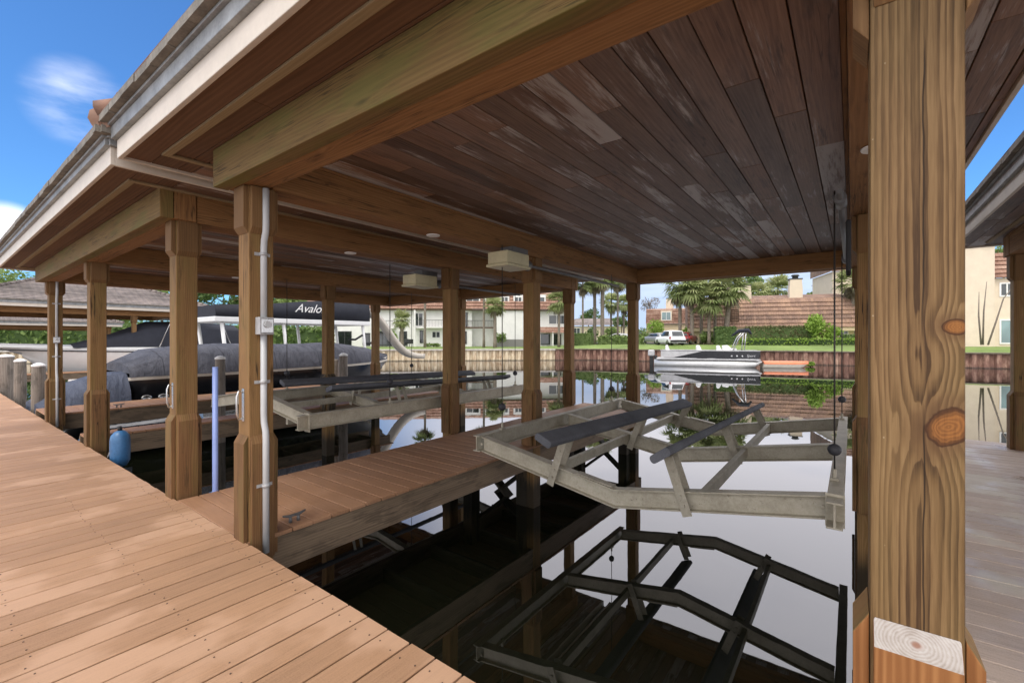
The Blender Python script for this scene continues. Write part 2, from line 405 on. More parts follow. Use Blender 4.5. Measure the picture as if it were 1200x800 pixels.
def bigpost():
    """flat-sawn face with cathedral rings, two orange knots and a drying crack"""
    N = NT('near_post_timber'); x, y, z = N.sep(N.obj())
    wob = N.m('SUBTRACT', N.noise(N.xyz(N.m('MULTIPLY', x, 3.0), N.m('MULTIPLY', y, 3.0), N.m('MULTIPLY', z, 1.0)), 1, 3, .5), .5)
    wob2 = N.m('SUBTRACT', N.noise(N.xyz(N.m('MULTIPLY', x, 18.0), N.m('MULTIPLY', y, 18.0), N.m('MULTIPLY', z, 5.0)), 1, 2, .5), .5)
    def kd(kx, kz, rx, rz, tilt):
        dx = N.m('SUBTRACT', x, kx); dz = N.m('SUBTRACT', z, kz)
        a = N.m('ADD', N.m('MULTIPLY', dx, math.cos(tilt)), N.m('MULTIPLY', dz, math.sin(tilt)))
        b = N.m('SUBTRACT', N.m('MULTIPLY', dz, math.cos(tilt)), N.m('MULTIPLY', dx, math.sin(tilt)))
        return N.m('ADD', N.m('SQRT', N.m('ADD', N.m('POWER', N.m('DIVIDE', a, rx), 2.0), N.m('POWER', N.m('DIVIDE', b, rz), 2.0))), N.m('MULTIPLY', N.m('SUBTRACT', N.noise(N.xyz(N.m('MULTIPLY', x, 28.0), 0.0, N.m('MULTIPLY', z, 22.0)), 1, 3), .5), .55))
    k1 = kd(.079, 1.629, .026, .021, -.1); k2 = kd(.0625, 1.373, .040, .052, -.65)
    front = N.sst(y, -.06, -.08)
    ax = N.m('ABSOLUTE', N.m('ADD', N.m('SUBTRACT', x, .006), N.m('MULTIPLY', wob, .03)))
    # the side faces run on the depth instead
    ax = N.m('ADD', N.m('MULTIPLY', front, ax), N.m('MULTIPLY', N.m('SUBTRACT', 1.0, front), N.m('ADD', N.m('MULTIPLY', y, .9), x)))
    fld = N.m('MULTIPLY', N.m('ADD', ax, N.m('MULTIPLY', wob2, .0035)), 62.0)
    fld = N.m('ADD', fld, N.m('MULTIPLY', N.m('MULTIPLY', z, wob), .9))
    for k, a in ((k1, 1.3), (k2, 2.2)):
        e = N.m('POWER', 2.718, N.m('MULTIPLY', N.m('POWER', k, 2.0), -.16))
        fld = N.m('ADD', fld, N.m('MULTIPLY', N.m('MULTIPLY', e, a), front))
    fld = N.m('ADD', fld, N.m('MULTIPLY', N.noise(N.xyz(N.m('MULTIPLY', x, 30.0), N.m('MULTIPLY', y, 30.0), N.m('MULTIPLY', z, .5)), 1, 2), 2.6))
    fr = N.m('FRACT', fld)
    band = N.m('MULTIPLY', N.sst(fr, .15, .86), N.sst(fr, .9, 1.0, 1, 0))
    band = N.m('MULTIPLY', band, N.m('MULTIPLY_ADD', N.noise(N.xyz(N.m('MULTIPLY', x, 14.0), N.m('MULTIPLY', y, 14.0), N.m('MULTIPLY', z, 2.2)), 1, 3), 1.5, .15))
    fine = N.noise(N.xyz(N.m('MULTIPLY', x, 260.0), N.m('MULTIPLY', y, 260.0), N.m('MULTIPLY', z, 9.0)), 1, 3, .6)
    blot = N.noise(N.xyz(N.m('MULTIPLY', x, 9.0), N.m('MULTIPLY', y, 9.0), N.m('MULTIPLY', z, 1.5)), 1, 4, .6)
    core = N.m('MULTIPLY', N.sst(ax, .034, .004), front)
    g = N.m('ADD', N.m('MULTIPLY', band, -.30), N.m('ADD', N.m('MULTIPLY', fine, .45), N.m('MULTIPLY', blot, .55)))
    g = N.m('SUBTRACT', g, N.m('MULTIPLY', core, .09))
    c = N.ramp(g, [(.08, (.055, .028, .011)), (.32, (.135, .076, .030)), (.58, (.225, .137, .060)), (.88, (.34, .225, .115))])
    gr = N.sst(N.noise(N.xyz(N.m('MULTIPLY', x, 5.0), y, N.m('MULTIPLY', z, .8)), 1, 3), .42, .7)
    c = N.mix(N.m('MULTIPLY', gr, .28), c, (.15, .12, .04))
    for k in (k1, k2):
        halo = N.m('MULTIPLY', N.sst(k, 1.05, 2.3, 1, 0), front)
        c = N.mix(N.m('MULTIPLY', halo, .55), c, (.12, .062, .026))
        rg = N.m('MULTIPLY_ADD', N.m('SINE', N.m('MULTIPLY', N.m('ADD', k, N.m('MULTIPLY', wob2, .5)), 34.0)), .5, .5)
        kc = N.ramp(N.m('ADD', N.m('MULTIPLY', rg, .16), N.m('ADD', N.m('MULTIPLY', fine, .35), N.m('MULTIPLY', blot, .3))), [(.2, (.12, .045, .012)), (.5, (.27, .11, .028)), (.85, (.40, .20, .065))])
        kc = N.mix(N.m('MULTIPLY', N.sst(k, .55, 1.0), .9), kc, (.035, .014, .006))
        c = N.mix(N.m('MULTIPLY', N.sst(k, 1.08, .98), front), c, kc)
    cr = N.m('ABSOLUTE', N.m('ADD', N.m('SUBTRACT', x, .016), N.m('MULTIPLY', N.m('SUBTRACT', N.noise(N.xyz(0.0, 0.0, N.m('MULTIPLY', z, 2.2)), 1, 3), .5), .035)))
    cz = N.m('ADD', N.m('MULTIPLY', N.sst(z, 1.55, 1.75), N.sst(z, 2.45, 2.3)), N.m('MULTIPLY', N.sst(z, .8, .84), N.sst(z, 1.45, 1.32)))
    crm = N.m('MULTIPLY', N.m('MULTIPLY', N.sst(cr, .0026, .0007), cz), front)
    c = N.mix(N.m('MULTIPLY', crm, .9), c, (.018, .010, .005))
    pit = N.m('MULTIPLY', N.sst(N.vor(N.xyz(N.m('MULTIPLY', x, 26.0), y, N.m('MULTIPLY', z, 18.0)), 1), .07, .03), N.sst(x, -.05, -.08))
    c = N.mix(N.m('MULTIPLY', pit, .7), c, (.5, .42, .28))
    N.base(c); N.rough(.72); N.spec(.3)
    N.bump(N.m('SUBTRACT', N.m('ADD', N.m('MULTIPLY', fine, .35), N.m('MULTIPLY', band, .5)), N.m('MULTIPLY', crm, 3.0)), .35, .003)
    return N.mat
M['bigpost'] = bigpost()
M['bigpost_base'] = wood('near_post_base_timber', (.085, .032, .010), (.22, .09, .028), (.33, .155, .055), ring=42, tint=.15, knots=False, grainy=1.6)

def carpet():
    N = NT('bunk_carpet'); p = N.obj(); n = N.noise(p, 160, 2, .7); b = N.noise(p, 3, 4)
    N.base(N.ramp(N.m('ADD', N.m('MULTIPLY', n, .6), N.m('MULTIPLY', b, .4)), [(.3, (.055, .056, .062)), (.7, (.17, .175, .19))]))
    N.rough(.95); N.spec(.1); N.bump(n, .6, .004); return N.mat
M['carpet'] = carpet()

def water():
    N = NT('canal_water'); p = N.geo()
    x, y, z = N.sep(p)
    n1 = N.noise(N.xyz(x, N.m('MULTIPLY', y, 1.0), 0.0), .9, 3, .5)
    n2 = N.noise(N.xyz(N.m('MULTIPLY', x, 1.0), y, 5.0), 5.0, 2, .5)
    h = N.m('ADD', N.m('MULTIPLY', n1, .8), N.m('MULTIPLY', n2, .10))
    bp = N.n('ShaderNodeBump'); bp.inputs['Strength'].default_value = .022; bp.inputs['Distance'].default_value = .05
    N.put(bp.inputs['Height'], h)
    fr = N.n('ShaderNodeFresnel'); fr.inputs['IOR'].default_value = 2.15; N.put(fr.inputs['Normal'], bp.outputs[0])
    dif = N.n('ShaderNodeBsdfDiffuse'); dif.inputs['Color'].default_value = (.006, .007, .0035, 1)
    gl = N.n('ShaderNodeBsdfGlossy'); gl.inputs['Roughness'].default_value = .012; gl.inputs['Color'].default_value = (.97, .97, 1, 1)
    N.put(gl.inputs['Normal'], bp.outputs[0])
    mx = N.n('ShaderNodeMixShader'); N.put(mx.inputs[0], fr.outputs[0]); N.put(mx.inputs[1], dif.outputs[0]); N.put(mx.inputs[2], gl.outputs[0])
    N.put(N.out.inputs['Surface'], mx.outputs[0]); return N.mat
M['water'] = water()

def grass():
    N = NT('lawn_grass'); p = N.geo(); a = N.noise(p, .35, 5, .6); b = N.noise(p, 9, 4, .7)
    N.base(N.ramp(N.m('ADD', N.m('MULTIPLY', a, .55), N.m('MULTIPLY', b, .45)), [(.3, (.09, .135, .03)), (.55, (.175, .25, .055)), (.75, (.27, .33, .10))]))
    N.rough(.9); N.bump(b, .6, .05); return N.mat
M['grass'] = grass()
def asphalt():
    N = NT('asphalt'); p = N.geo(); a = N.noise(p, 40, 3); b = N.noise(p, .6, 4)
    N.base(N.ramp(N.m('ADD', N.m('MULTIPLY', a, .4), N.m('MULTIPLY', b, .6)), [(.3, (.04, .04, .04)), (.7, (.085, .083, .08))])); N.rough(.9); return N.mat
M['asphalt'] = asphalt()

def leaf(name, dark, mid, light, trans=.4):
    N = NT(name); r = N.rnd()
    c = N.ramp(r, [(.05, dark), (.5, mid), (.95, light)])
    N.base(c); N.rough(.6); N.spec(.25)
    tr = N.n('ShaderNodeBsdfTranslucent'); N.put(tr.inputs['Color'], c)
    mx = N.n('ShaderNodeMixShader'); mx.inputs[0].default_value = trans
    N.put(mx.inputs[1], N.b.outputs[0]); N.put(mx.inputs[2], tr.outputs[0]); N.put(N.out.inputs['Surface'], mx.outputs[0])
    return N.mat
M['leaf_palm'] = leaf('palm_leaf', (.09, .125, .045), (.25, .30, .115), (.46, .48, .24))
M['leaf_skirt'] = leaf('dry_palm_leaf', (.09, .075, .045), (.2, .17, .11), (.34, .3, .22))
M['leaf_dark'] = leaf('dark_leaf', (.05, .085, .028), (.11, .175, .055), (.21, .28, .105))
M['leaf_mid'] = leaf('mid_leaf', (.075, .115, .03), (.18, .26, .075), (.33, .41, .15))
M['leaf_lime'] = leaf('lime_leaf', (.09, .15, .02), (.21, .33, .05), (.36, .50, .11))
M['leaf_hedge'] = leaf('hedge_leaf', (.065, .11, .032), (.14, .215, .065), (.24, .32, .11))
M['leaf_brownhedge'] = leaf('browning_hedge_leaf', (.09, .09, .04), (.185, .185, .08), (.29, .28, .14))
M['moss'] = leaf('grey_twig', (.13, .12, .11), (.25, .235, .22), (.38, .37, .36))
M['trunk'] = plain('palm_trunk', (.2, .165, .13), .9, var=.3, scale=5, bump=.5)
M['trunk_brown'] = plain('brown_trunk', (.15, .09, .05), .9, var=.35, scale=5, bump=.5)

def stucco(name, col):
    return plain(name, col, .9, var=.06, scale=1.2)
M['stucco_white'] = stucco('white_stucco', (.74, .73, .70))
M['stucco_cream'] = stucco('cream_stucco', (.66, .56, .43))
M['stucco_sand'] = stucco('sand_stucco', (.58, .47, .30))
M['brown_trim'] = plain('brown_trim', (.10, .055, .035), .8, var=.15)
M['rail'] = plain('dark_rail', (.05, .05, .05), .6)
def tiles(name, a, b, c):
    N = NT(name); u, v = N.uv(); r = N.rnd()
    w = N.m('MULTIPLY_ADD', N.m('SINE', N.m('MULTIPLY', u, 6.283/.30)), .5, .5)
    cell = N.xyz(N.m('FLOOR', N.m('DIVIDE', u, .30)), N.m('MULTIPLY', r, 99.0), 0.0)
    wn = N.n('ShaderNodeTexWhiteNoise', noise_dimensions='3D'); N.put(wn.inputs['Vector'], cell)
    bl = N.noise(N.geo(), .5, 5, .65)
    f = N.m('ADD', N.m('MULTIPLY', wn.outputs['Value'], .16), N.m('ADD', N.m('MULTIPLY', r, .22), N.m('MULTIPLY', bl, .62)))
    col = N.ramp(f, [(.25, a), (.5, b), (.75, c)])
    N.base(col)
    N.rough(.85); N.bump(w, .8, .05); return N.mat
M['tile_red'] = tiles('red_roof_tile', (.15, .075, .05), (.29, .165, .115), (.42, .29, .22))
M['tile_brown'] = tiles('brown_roof_tile', (.12, .08, .062), (.25, .155, .112), (.40, .25, .165))
M['tile_grey'] = tiles('weathered_roof_tile', (.10, .085, .075), (.2, .17, .155), (.3, .25, .225))

def seawallmat(name, a, b, c, stain):
    N = NT(name); u, v = N.uv(); p = N.geo(); x, y, z = N.sep(p)
    n = N.noise(N.xyz(N.m('MULTIPLY', u, 2.2), N.m('MULTIPLY', v, .9), 0.0), 1, 5, .65)
    n2 = N.noise(N.xyz(N.m('MULTIPLY', u, 6.0), N.m('MULTIPLY', v, 2.0), 4.0), 1, 4, .65)
    f = N.m('ADD', N.m('MULTIPLY', n, .6), N.m('MULTIPLY', n2, .4))
    col = N.ramp(f, [(.3, a), (.5, b), (.68, c)])
    tide = N.sst(N.m('ADD', z, N.m('MULTIPLY', n2, .25)), -.62, -.82)
    col = N.mix(N.m('MULTIPLY', tide, stain), col, (.03, .028, .022))
    N.base(col); N.rough(.85); return N.mat
M['wall_pale'] = seawallmat('pale_seawall', (.26, .13, .06), (.56, .46, .31), (.72, .65, .50), .8)
M['wall_rust'] = seawallmat('rusty_seawall', (.085, .045, .032), (.20, .105, .075), (.45, .31, .22), .8)
M['cap_brown'] = plain('stained_cap', (.17, .14, .10), .9, var=.3)
M['cap'] = plain('concrete_cap', (.46, .43, .38), .9, var=.2)
# ================================================================ walkway
EX, EY, EZ = V((1, 0, 0)), V((0, 1, 0)), V((0, 0, 1))
WE = 1.585                                   # outer edge of the walkway
mb = MB()
x = -40.0
while x < 7.0:
    mb.box(x, x+.1755, -1.25, WE + rnd.uniform(-.004, .004), -.032, rnd.uniform(-.0015, .0015), ua=EY, off=(rnd.uniform(0, 40), rnd.uniform(0, 40)))
    x += .187
walk = mb.build('walkway', [M['deck']], bevel=.0035, seg=1); tag(walk, kind='structure')
mb = MB(); x = -40.0
while x < 6.9:
    if x > -6.5:
        for yy in (1.49, .93, .35):
            for dx in (.04, .143):
                mb.lathe([(.0045, .0), (.0045, .0028)], (x+dx, yy+rnd.uniform(-.02, .02), 0), 6)
    x += .187
so = mb.build('deck_screws', M['screw']); tag(so, kind='structure')
mb = MB()
mb.box(-40, 7, WE-.055, WE-.012, -.33, -.036)
mb.box(-40, 7, -1.2, -1.15, -.33, -.036)
for k in range(24): mb.box(-40+2*k, -39.9+2*k, -1.15, WE-.055, -.25, -.036, ua=EY)
o = mb.build('walkway_joists', M['weathered'], bevel=.004, seg=1); tag(o, kind='structure')

# ================================================================ finger piers
def finger(name, label, X0, X1, Y1, z=0.0, mat='deck_finger', str_h=.29, y0=None, braces=True, cat='dock'):
    y0 = WE+.006 if y0 is None else y0
    t = thing(name, label, cat, ((X0+X1)/2, y0, z), 0, 'finger docks between the boat slips')
    mb = MB(); y = y0
    while y < Y1:
        w = .172
        mb.box(X0-rnd.uniform(0, .006), X1+rnd.uniform(0, .006), y, y+w, z-.034, z+rnd.uniform(-.0015, .0015), ua=EX, off=(rnd.uniform(0, 40), rnd.uniform(0, 40)))
        y += w+.009
    mb.build('decking', [M[mat]], t, bevel=.004, seg=1)
    for X in (X1-.035, X0+.035):
        s = MB(); s.box(X-.035, X+.025, y0-.01, Y1-.03, z-.038-str_h, z-.038, off=(rnd.uniform(0, 9), rnd.uniform(0, 9)))
        s.build('stringer', M['weathered'], t, bevel=.006)
    yy = y0+.6
    while yy < Y1:
        s = MB(); s.box(X0+.07, X1-.075, yy, yy+.05, z-.24, z-.037, ua=EX); yy += .9
        s.build('joist', M['weathered'], t)
    if braces:
        for yy in (5.67, 9.45):
            s = MB()
            s.bar((X0+.12, yy+.14, z-.30), (X1-.12, yy+.14, z-1.35), .05, .16, EY)
            s.build('cross_brace', M['piling'], t, bevel=.005)
            s = MB()
            s.bar((X1-.12, yy+.20, z-.30), (X0+.12, yy+.20, z-1.35), .05, .16, EY)
            s.build('cross_brace', M['piling'], t, bevel=.005)
            for X in (X0+.22, X1-.22):
                s = MB(); s.box(X-.1, X+.1, yy-.1, yy+.1, z-2.4, z-.05, ua=EZ); s.build('piling', M['piling'], t, bevel=.008)
    return t
FA = finger('finger_dock', 'reddish tan plank finger dock between the near lift and the slip to its left', -5.33, -3.79, 9.95)
FB = finger('finger_dock', 'wide greyish wet finger dock behind the big near post at the right', 0.34, 2.13, 9.92, mat='deck_right', braces=False)
FC = finger('catwalk', 'narrow plank catwalk running behind the lift in the second slip', -9.62, -9.17, 9.8, z=.12, cat='catwalk', braces=False)
FD = finger('finger_dock', 'far left tan finger dock in front of the tarp covered boat', -13.75, -12.5, 9.8, z=.12, braces=False)
# mooring cleat on the near finger, part of the dock it is bolted to
def cleat(parent, x, y, z, ang=0.0):
    m = MB(); c = V((x, y, z)); d = V((math.cos(ang), math.sin(ang), 0))
    m.tube([c-d*.10+EZ*.075, c-d*.05+EZ*.06, c+d*.05+EZ*.06, c+d*.10+EZ*.075], [.008, .013, .013, .008], 8)
    for s in (-.035, .035): m.tube([c+d*s, c+d*s+EZ*.055], [.016, .012], 8)
    m.build('cleat', M['motor'], parent)
cleat(FA, -3.90, 2.02, 0.0, math.pi/2)
cleat(FD, -12.62, 4.8, .12, math.pi/2); cleat(FD, -12.62, 2.7, .12, math.pi/2)
# old timber whaler under the near finger
# ================================================================ timber posts
PG = 'timber posts carrying the boathouse roofs'
def make_post(name, label, X, Y, shaft='post', base='post_base', cap='post_cap', zb=-2.2, ztop=2.8, basez=0.0, special=False):
    t = thing(name, label, 'post', (X, Y, 0), 0, PG)
    h = .095
    m = MB(); m.box(X-h, X+h, Y-h, Y+h, zb, ztop+.02, ua=EZ, off=(rnd.uniform(0, 20), .095))
    m.build('shaft', M[shaft], t, bevel=.008)
    zt, zc = (.835, .77)
    th = .038
    for i, (ax, ay) in enumerate(((0, -1), (1, 0), (0, 1), (-1, 0))):
        out = V((ax, ay, 0)); wd = V((-ay, ax, 0))
        z0 = -.42 if basez is None else basez
        if special and ax == 0 and ay == -1: z0 = .0
        w = .088
        g = .0015
        m = MB()
        m.prism([(z0, g), (z0, th), (zc, th), (zt, g)], V((X, Y, 0))+out*h-wd*w, EZ, out, wd, 2*w, ua=EZ, face_mi={2: 1}, off=(rnd.uniform(0, 20), 0))
        m.build('base_board', [M[base], M['endgrain'] if special and (ax, ay) == (0, -1) else M['post'] if special else M[base]], t, bevel=.004)
        m = MB()
        cb = .24 if special and (ax, ay) == (0, -1) else .32
        m.prism([(ztop, g), (ztop, th), (ztop-cb, th), (ztop-cb-.05, g)], V((X, Y, 0))+out*h-wd*w, EZ, out, wd, 2*w, ua=EZ, off=(rnd.uniform(0, 20), 0))
        m.build('cap_board', M[cap], t, bevel=.004)
    return t
A1 = (-3.885, 1.695); YM, YF = 5.67, 9.65
P4 = make_post('wooden_post', 'square timber post with grey electrical conduit and box, nearest on the left of the slip', *A1, basez=-.16)
P3 = make_post('wooden_post', 'timber post between the conduit post and the blue fender', -5.51, 1.695, basez=-.1)
P2 = make_post('wooden_post', 'timber post with the blue fender hanging at its foot', -9.12, 1.695, basez=-.1)
P1 = make_post('wooden_post', 'farthest timber post along the walkway with a thin conduit and small box', -12.4, 1.695, basez=-.1)
make_post('wooden_post', 'dark timber post halfway along the near finger dock, beside the raised lift corner', A1[0], YM)
make_post('wooden_post', 'timber post at the water end of the near finger dock, under the near roof corner', A1[0], YF)
make_post('wooden_post', 'timber post halfway along the near finger dock, on its left edge', -5.51, YM-.1)
make_post('wooden_post', 'timber post at the water end of the near finger dock, on its left edge', -5.51, YF)
make_post('wooden_post', 'post standing on a mossy piling behind the second lift, in front of the dark canopy', -9.12, YM-.2, base='piling')
make_post('wooden_post', 'post at the water end of the narrow catwalk, mostly behind a nearer post', -9.12, YF)
make_post('wooden_post', 'slim far post under the far corner of the second roof, beside the white slide', -12.4, 9.1)
PB = make_post('wooden_post', 'big knotty timber post in the right foreground with two orange knots', .135, 1.695, shaft='bigpost', base='bigpost_base', special=True)
make_post('wooden_post', 'timber post just left of and behind the big knotty post', .135, YM, basez=-.1)
make_post('wooden_post', 'timber post farthest down the wide right finger, hidden behind the knotty one', .135, YF, basez=-.1)
make_post('wooden_post', 'timber post at the right edge of the photo on the grey deck', 1.96, YF)

# ================================================================ boathouse roofs
def slope_tiles(m, e0, e1, r0, r1, n, mi=0, step=.025):
    """tile courses from the eave line e0-e1 up to the ridge line r0-r1"""
    e0, e1, r0, r1 = V(e0), V(e1), V(r0), V(r1)
    ua = (e1-e0).normalized()
    nrm = (e1-e0).cross(r0-e0)
    if (r0-e0).length < 1e-6: nrm = (e1-e0).cross(r1-e0)
    nrm.normalize()
    if nrm.z < 0: nrm = -nrm
    for i in range(n):
        a, b = i/n, (i+1)/n
        p0 = e0.lerp(r0, a)+nrm*step; p1 = e1.lerp(r1, a)+nrm*step
        q0 = e0.lerp(r0, b); q1 = e1.lerp(r1, b)
        k = len(m.v); m.v += [p0, p1, q1, q0]
        m.face([k, k+1, k+2, k+3], ua, (0, 0), mi, rnd.random())
        s0 = e0.lerp(r0, a)-nrm*.005; s1 = e1.lerp(r1, a)-nrm*.005
        k = len(m.v); m.v += [s0, s1, p1, p0]
        m.face([k, k+1, k+2, k+3], ua, (0, 0), mi, rnd.random())
def hip(m, X0, X1, Y0, Y1, z, rise, n=14, mi=0):
    w, d = X1-X0, Y1-Y0
    if w > d:
        a, b = V((X0+d/2, (Y0+Y1)/2, z+rise)), V((X1-d/2, (Y0+Y1)/2, z+rise))
        slope_tiles(m, (X0, Y0, z), (X1, Y0, z), a, b, n, mi); slope_tiles(m, (X1, Y1, z), (X0, Y1, z), b, a, n, mi)
        slope_tiles(m, (X1, Y0, z), (X1, Y1, z), b, b, n, mi); slope_tiles(m, (X0, Y1, z), (X0, Y0, z), a, a, n, mi)
    else:
        a, b = V(((X0+X1)/2, Y0+w/2, z+rise)), V(((X0+X1)/2, Y1-w/2, z+rise))
        slope_tiles(m, (X0, Y0, z), (X1, Y0, z), a, a, n, mi); slope_tiles(m, (X1, Y1, z), (X0, Y1, z), b, b, n, mi)
        slope_tiles(m, (X1, Y0, z), (X1, Y1, z), a, b, n, mi); slope_tiles(m, (X0, Y1, z), (X0, Y0, z), b, a, n, mi)
    return a, b
RG = 'tiled hip roofs over the boat slips'
def make_roof(label, X0, X1, Y0, Y1, zs, rows, Yb, Yr, rows_mid=None, lights=(), bz=None, green_front=True, rise=1.9, tile='tile_red', detail=True, thin=0.0):
    t = thing('boathouse_roof', label, 'roof', ((X0+X1)/2, (Y0+Y1)/2, zs), 0, RG)
    bz = zs-.30 if bz is None else bz
    xa, xb = rows[0]-.155, rows[-1]+.155          # outside of the outer beams
    # planked ceiling running towards the water, side soffits included
    m = MB(); x = X0+.03
    while x < X1-.03:
        w = min(.187, X1-.03-x)
        y = Yb-.155 - rnd.uniform(0, 2.2)
        while y < Y1-.03:
            L = rnd.choice([1.2, 1.8, 2.4, 3.0, 3.6])*rnd.uniform(.9, 1.1)
            y0 = max(y, Yb-.15); y1 = min(y+L-.004, Y1-.03)
            if y1-y0 > .05:
                dz = rnd.uniform(-.0015, .0015)
                m.box(x, x+w-.004, y0, y1, zs+dz, zs+.02, ua=EY, off=(rnd.uniform(0, 60), rnd.uniform(0, 60)))
            y += L
        x += .19
    m.build('plank_ceiling', M['ceiling'], t, bevel=.003 if detail else 0, seg=1)
    m = MB(); y = Y0+.03
    while y < Yb-.17:
        w = min(.187, Yb-.158-y)
        x = X0+.03-rnd.uniform(0, 2)
        while x < X1-.03:
            L = rnd.uniform(2.4, 4.2); x0 = max(x, X0+.03); x1 = min(x+L-.004, X1-.03)
            if x1-x0 > .05: m.box(x0, x1, y, y+w-.003, zs-.002, zs+.02, ua=EX, off=(rnd.uniform(0, 60), rnd.uniform(0, 60)))
            x += L
        y += .19
    m.build('front_soffit', M['soffit'], t, bevel=.002, seg=1)
    # pale vent batten framed round the soffit
    b0, b1 = Y0+.20, Y0+.255
    m = MB(); zv = zs-.022
    m.box(X0+.36, X1-.36, b0, b1, zv, zs-.003)
    m.build('vent_batten', M['batten'], t, bevel=.003)
    for s in ((X0+.36, X0+.415), (X1-.415, X1-.36)):
        m = MB(); m.box(s[0], s[1], b1+.002, Y1-.4, zv, zs-.003); m.build('vent_batten', M['batten'], t, bevel=.003)
    # beams
    bw = .155
    def beam(p0, p1, mats, name='beam'):
        p0, p1 = V(p0), V(p1); d = (p1-p0).normalized(); s = d.cross(EZ)
        h = zs-.004-bz
        m = MB()
        for mi_, (a, b, dz) in enumerate(((-bw, -.043, 0), (-.037, bw-.005, .007))):
            w = b-a
            m.bar(p0+s*((a+b)/2*-1)+EZ*(h/2+dz/2), p1+s*(-(a+b)/2)+EZ*(h/2+dz/2), w, h-dz, mi=mi_, off=(rnd.uniform(0, 40), rnd.uniform(0, 40)))
        m.build(name, [mats, M['beam']], t, bevel=.007)
    Ym = (Yb+Yr)/2
    beam((xa-.02, Yb-.095, bz), (xb+.02, Yb-.095, bz), M['beam_green'] if green_front else M['beam'])
    beam((xb, Yr, bz), (xa, Yr, bz), M['beam'])
    for X in rows:
        beam((X, Yb+.064, bz+.003), (X, Yr-.158, bz+.003), M['beam'])
        # trim strip where the beam meets the planks
        m = MB()
        for sx in (-1, 1): m.box(X+sx*.157, X+sx*.180, Yb+.07, Yr-.16, zs-.03, zs-.004)
        m.build('trim_strip', M['beam'], t)
    # fascia, galvanised drip and tile edge
    for (a, b, nrm) in (((X0, Y0), (X1, Y0), (0, -1)), ((X1, Y0), (X1, Y1), (1, 0)), ((X1, Y1), (X0, Y1), (0, 1)), ((X0, Y1), (X0, Y0), (-1, 0))):
        a3, b3 = V((a[0], a[1], 0)), V((b[0], b[1], 0)); n3 = V((nrm[0], nrm[1], 0)); d = (b3-a3).normalized()
        ea, eb = (.0, .0) if nrm[0] == 0 else (-.002, -.002)
        m = MB(); m.bar(a3-n3*.0+EZ*(zs+.05)+d*(.032 if nrm[0] else 0)+n3*-.016, b3+EZ*(zs+.05)-d*(.032 if nrm[0] else 0)+n3*-.016, .032, .15)
        m.build('fascia', M['fascia'], t, bevel=.004)
        m = MB()
        m.bar(a3+n3*.012+EZ*(zs+.175)-d*.012, b3+n3*.012+EZ*(zs+.175)+d*.012, .05, .10) if not thin else m.bar(a3+n3*.012+EZ*(zs+.152)-d*.012, b3+n3*.012+EZ*(zs+.152)+d*.012, .05, .055)
        m.bar(a3+n3*.03+EZ*(zs+.236-thin)-d*.03, b3+n3*.03+EZ*(zs+.236-thin)+d*.03, .06, .02)
        m.build('drip_edge', M['drip'], t, bevel=.004)
    zt = zs+.30-thin; ov = .085
    m = MB()
    hip(m, X0-ov, X1+ov, Y0-ov, Y1+ov, zt, rise, n=22, mi=0)
    # butt ends of the eave tiles
    for (a, b, nrm) in (((X0, Y0), (X1, Y0), (0, -1)), ((X1, Y0), (X1, Y1), (1, 0)), ((X1, Y1), (X0, Y1), (0, 1)), ((X0, Y1), (X0, Y0), (-1, 0))):
        a3, b3 = V((a[0], a[1], 0)), V((b[0], b[1], 0)); n3 = V((nrm[0], nrm[1], 0)); d = (b3-a3); L = d.length; d.normalize()
        s = -ov+.01
        while s < L+ov:
            w = min(.33, L+ov-s)
            c = a3+d*(s)+n3*(ov-.035)+EZ*(zs+.275-thin+rnd.uniform(-.004, .004))
            m.bar(c, c+d*(w-.008), .11+rnd.uniform(-.01, .01), .055, mi=1)
            s += .33
    m.build('tile_roof', [M[tile], M['tile_edge']], t)
    # round hip caps
    m = MB(); w, dd = X1-X0+2*ov, Y1-Y0+2*ov; q = min(w, dd)/2
    for cx, cy, sx, sy in ((X0-ov, Y0-ov, 1, 1), (X1+ov, Y0-ov, -1, 1), (X1+ov, Y1+ov, -1, -1), (X0-ov, Y1+ov, 1, -1)):
        e = V((cx, cy, zt)); p = e+V((sx*q, sy*q, rise))
        n = 24
        for i in range(n):
            a, b = e.lerp(p, i/n), e.lerp(p, (i+1.12)/n)
            m.tube([a+EZ*.05, b+EZ*.02], [.085, .07], 8)
    m.build('hip_caps', M[tile], t)
    for lx, ly in lights:
        m = MB(); m.lathe([(.075, -.012), (.078, -.004), (.078, .0)], (lx, ly, bz+.004), 20)
        d = m.build('downlight', M['white_paint'], t)
    return t
R1 = make_roof('near boathouse roof with weathered plank ceiling, filling the top of the photo', -4.82, .80, 1.02, 10.45, 3.1, [-3.885, .135], 1.695, 9.65,
               lights=((-3.90, 3.66), (.12, 3.66)))
R2 = make_roof('second tiled boathouse roof, left of and slightly lower than the near one', -13.1, -4.93, 1.0, 10.35, 3.03, [-12.4, -9.12, -5.51], 1.695, 9.65,
               lights=((-5.52, 3.64), (-9.13, 3.64)), bz=2.74, thin=.05)
R2.rotation_euler = (0, R(-.75), 0); R2.location.z -= .012
R3 = make_roof('third boathouse roof cut off by the right edge of the photo', 1.30, 9.4, 1.0, 10.45, 3.1, [1.96, 8.7], 1.695, 9.65)

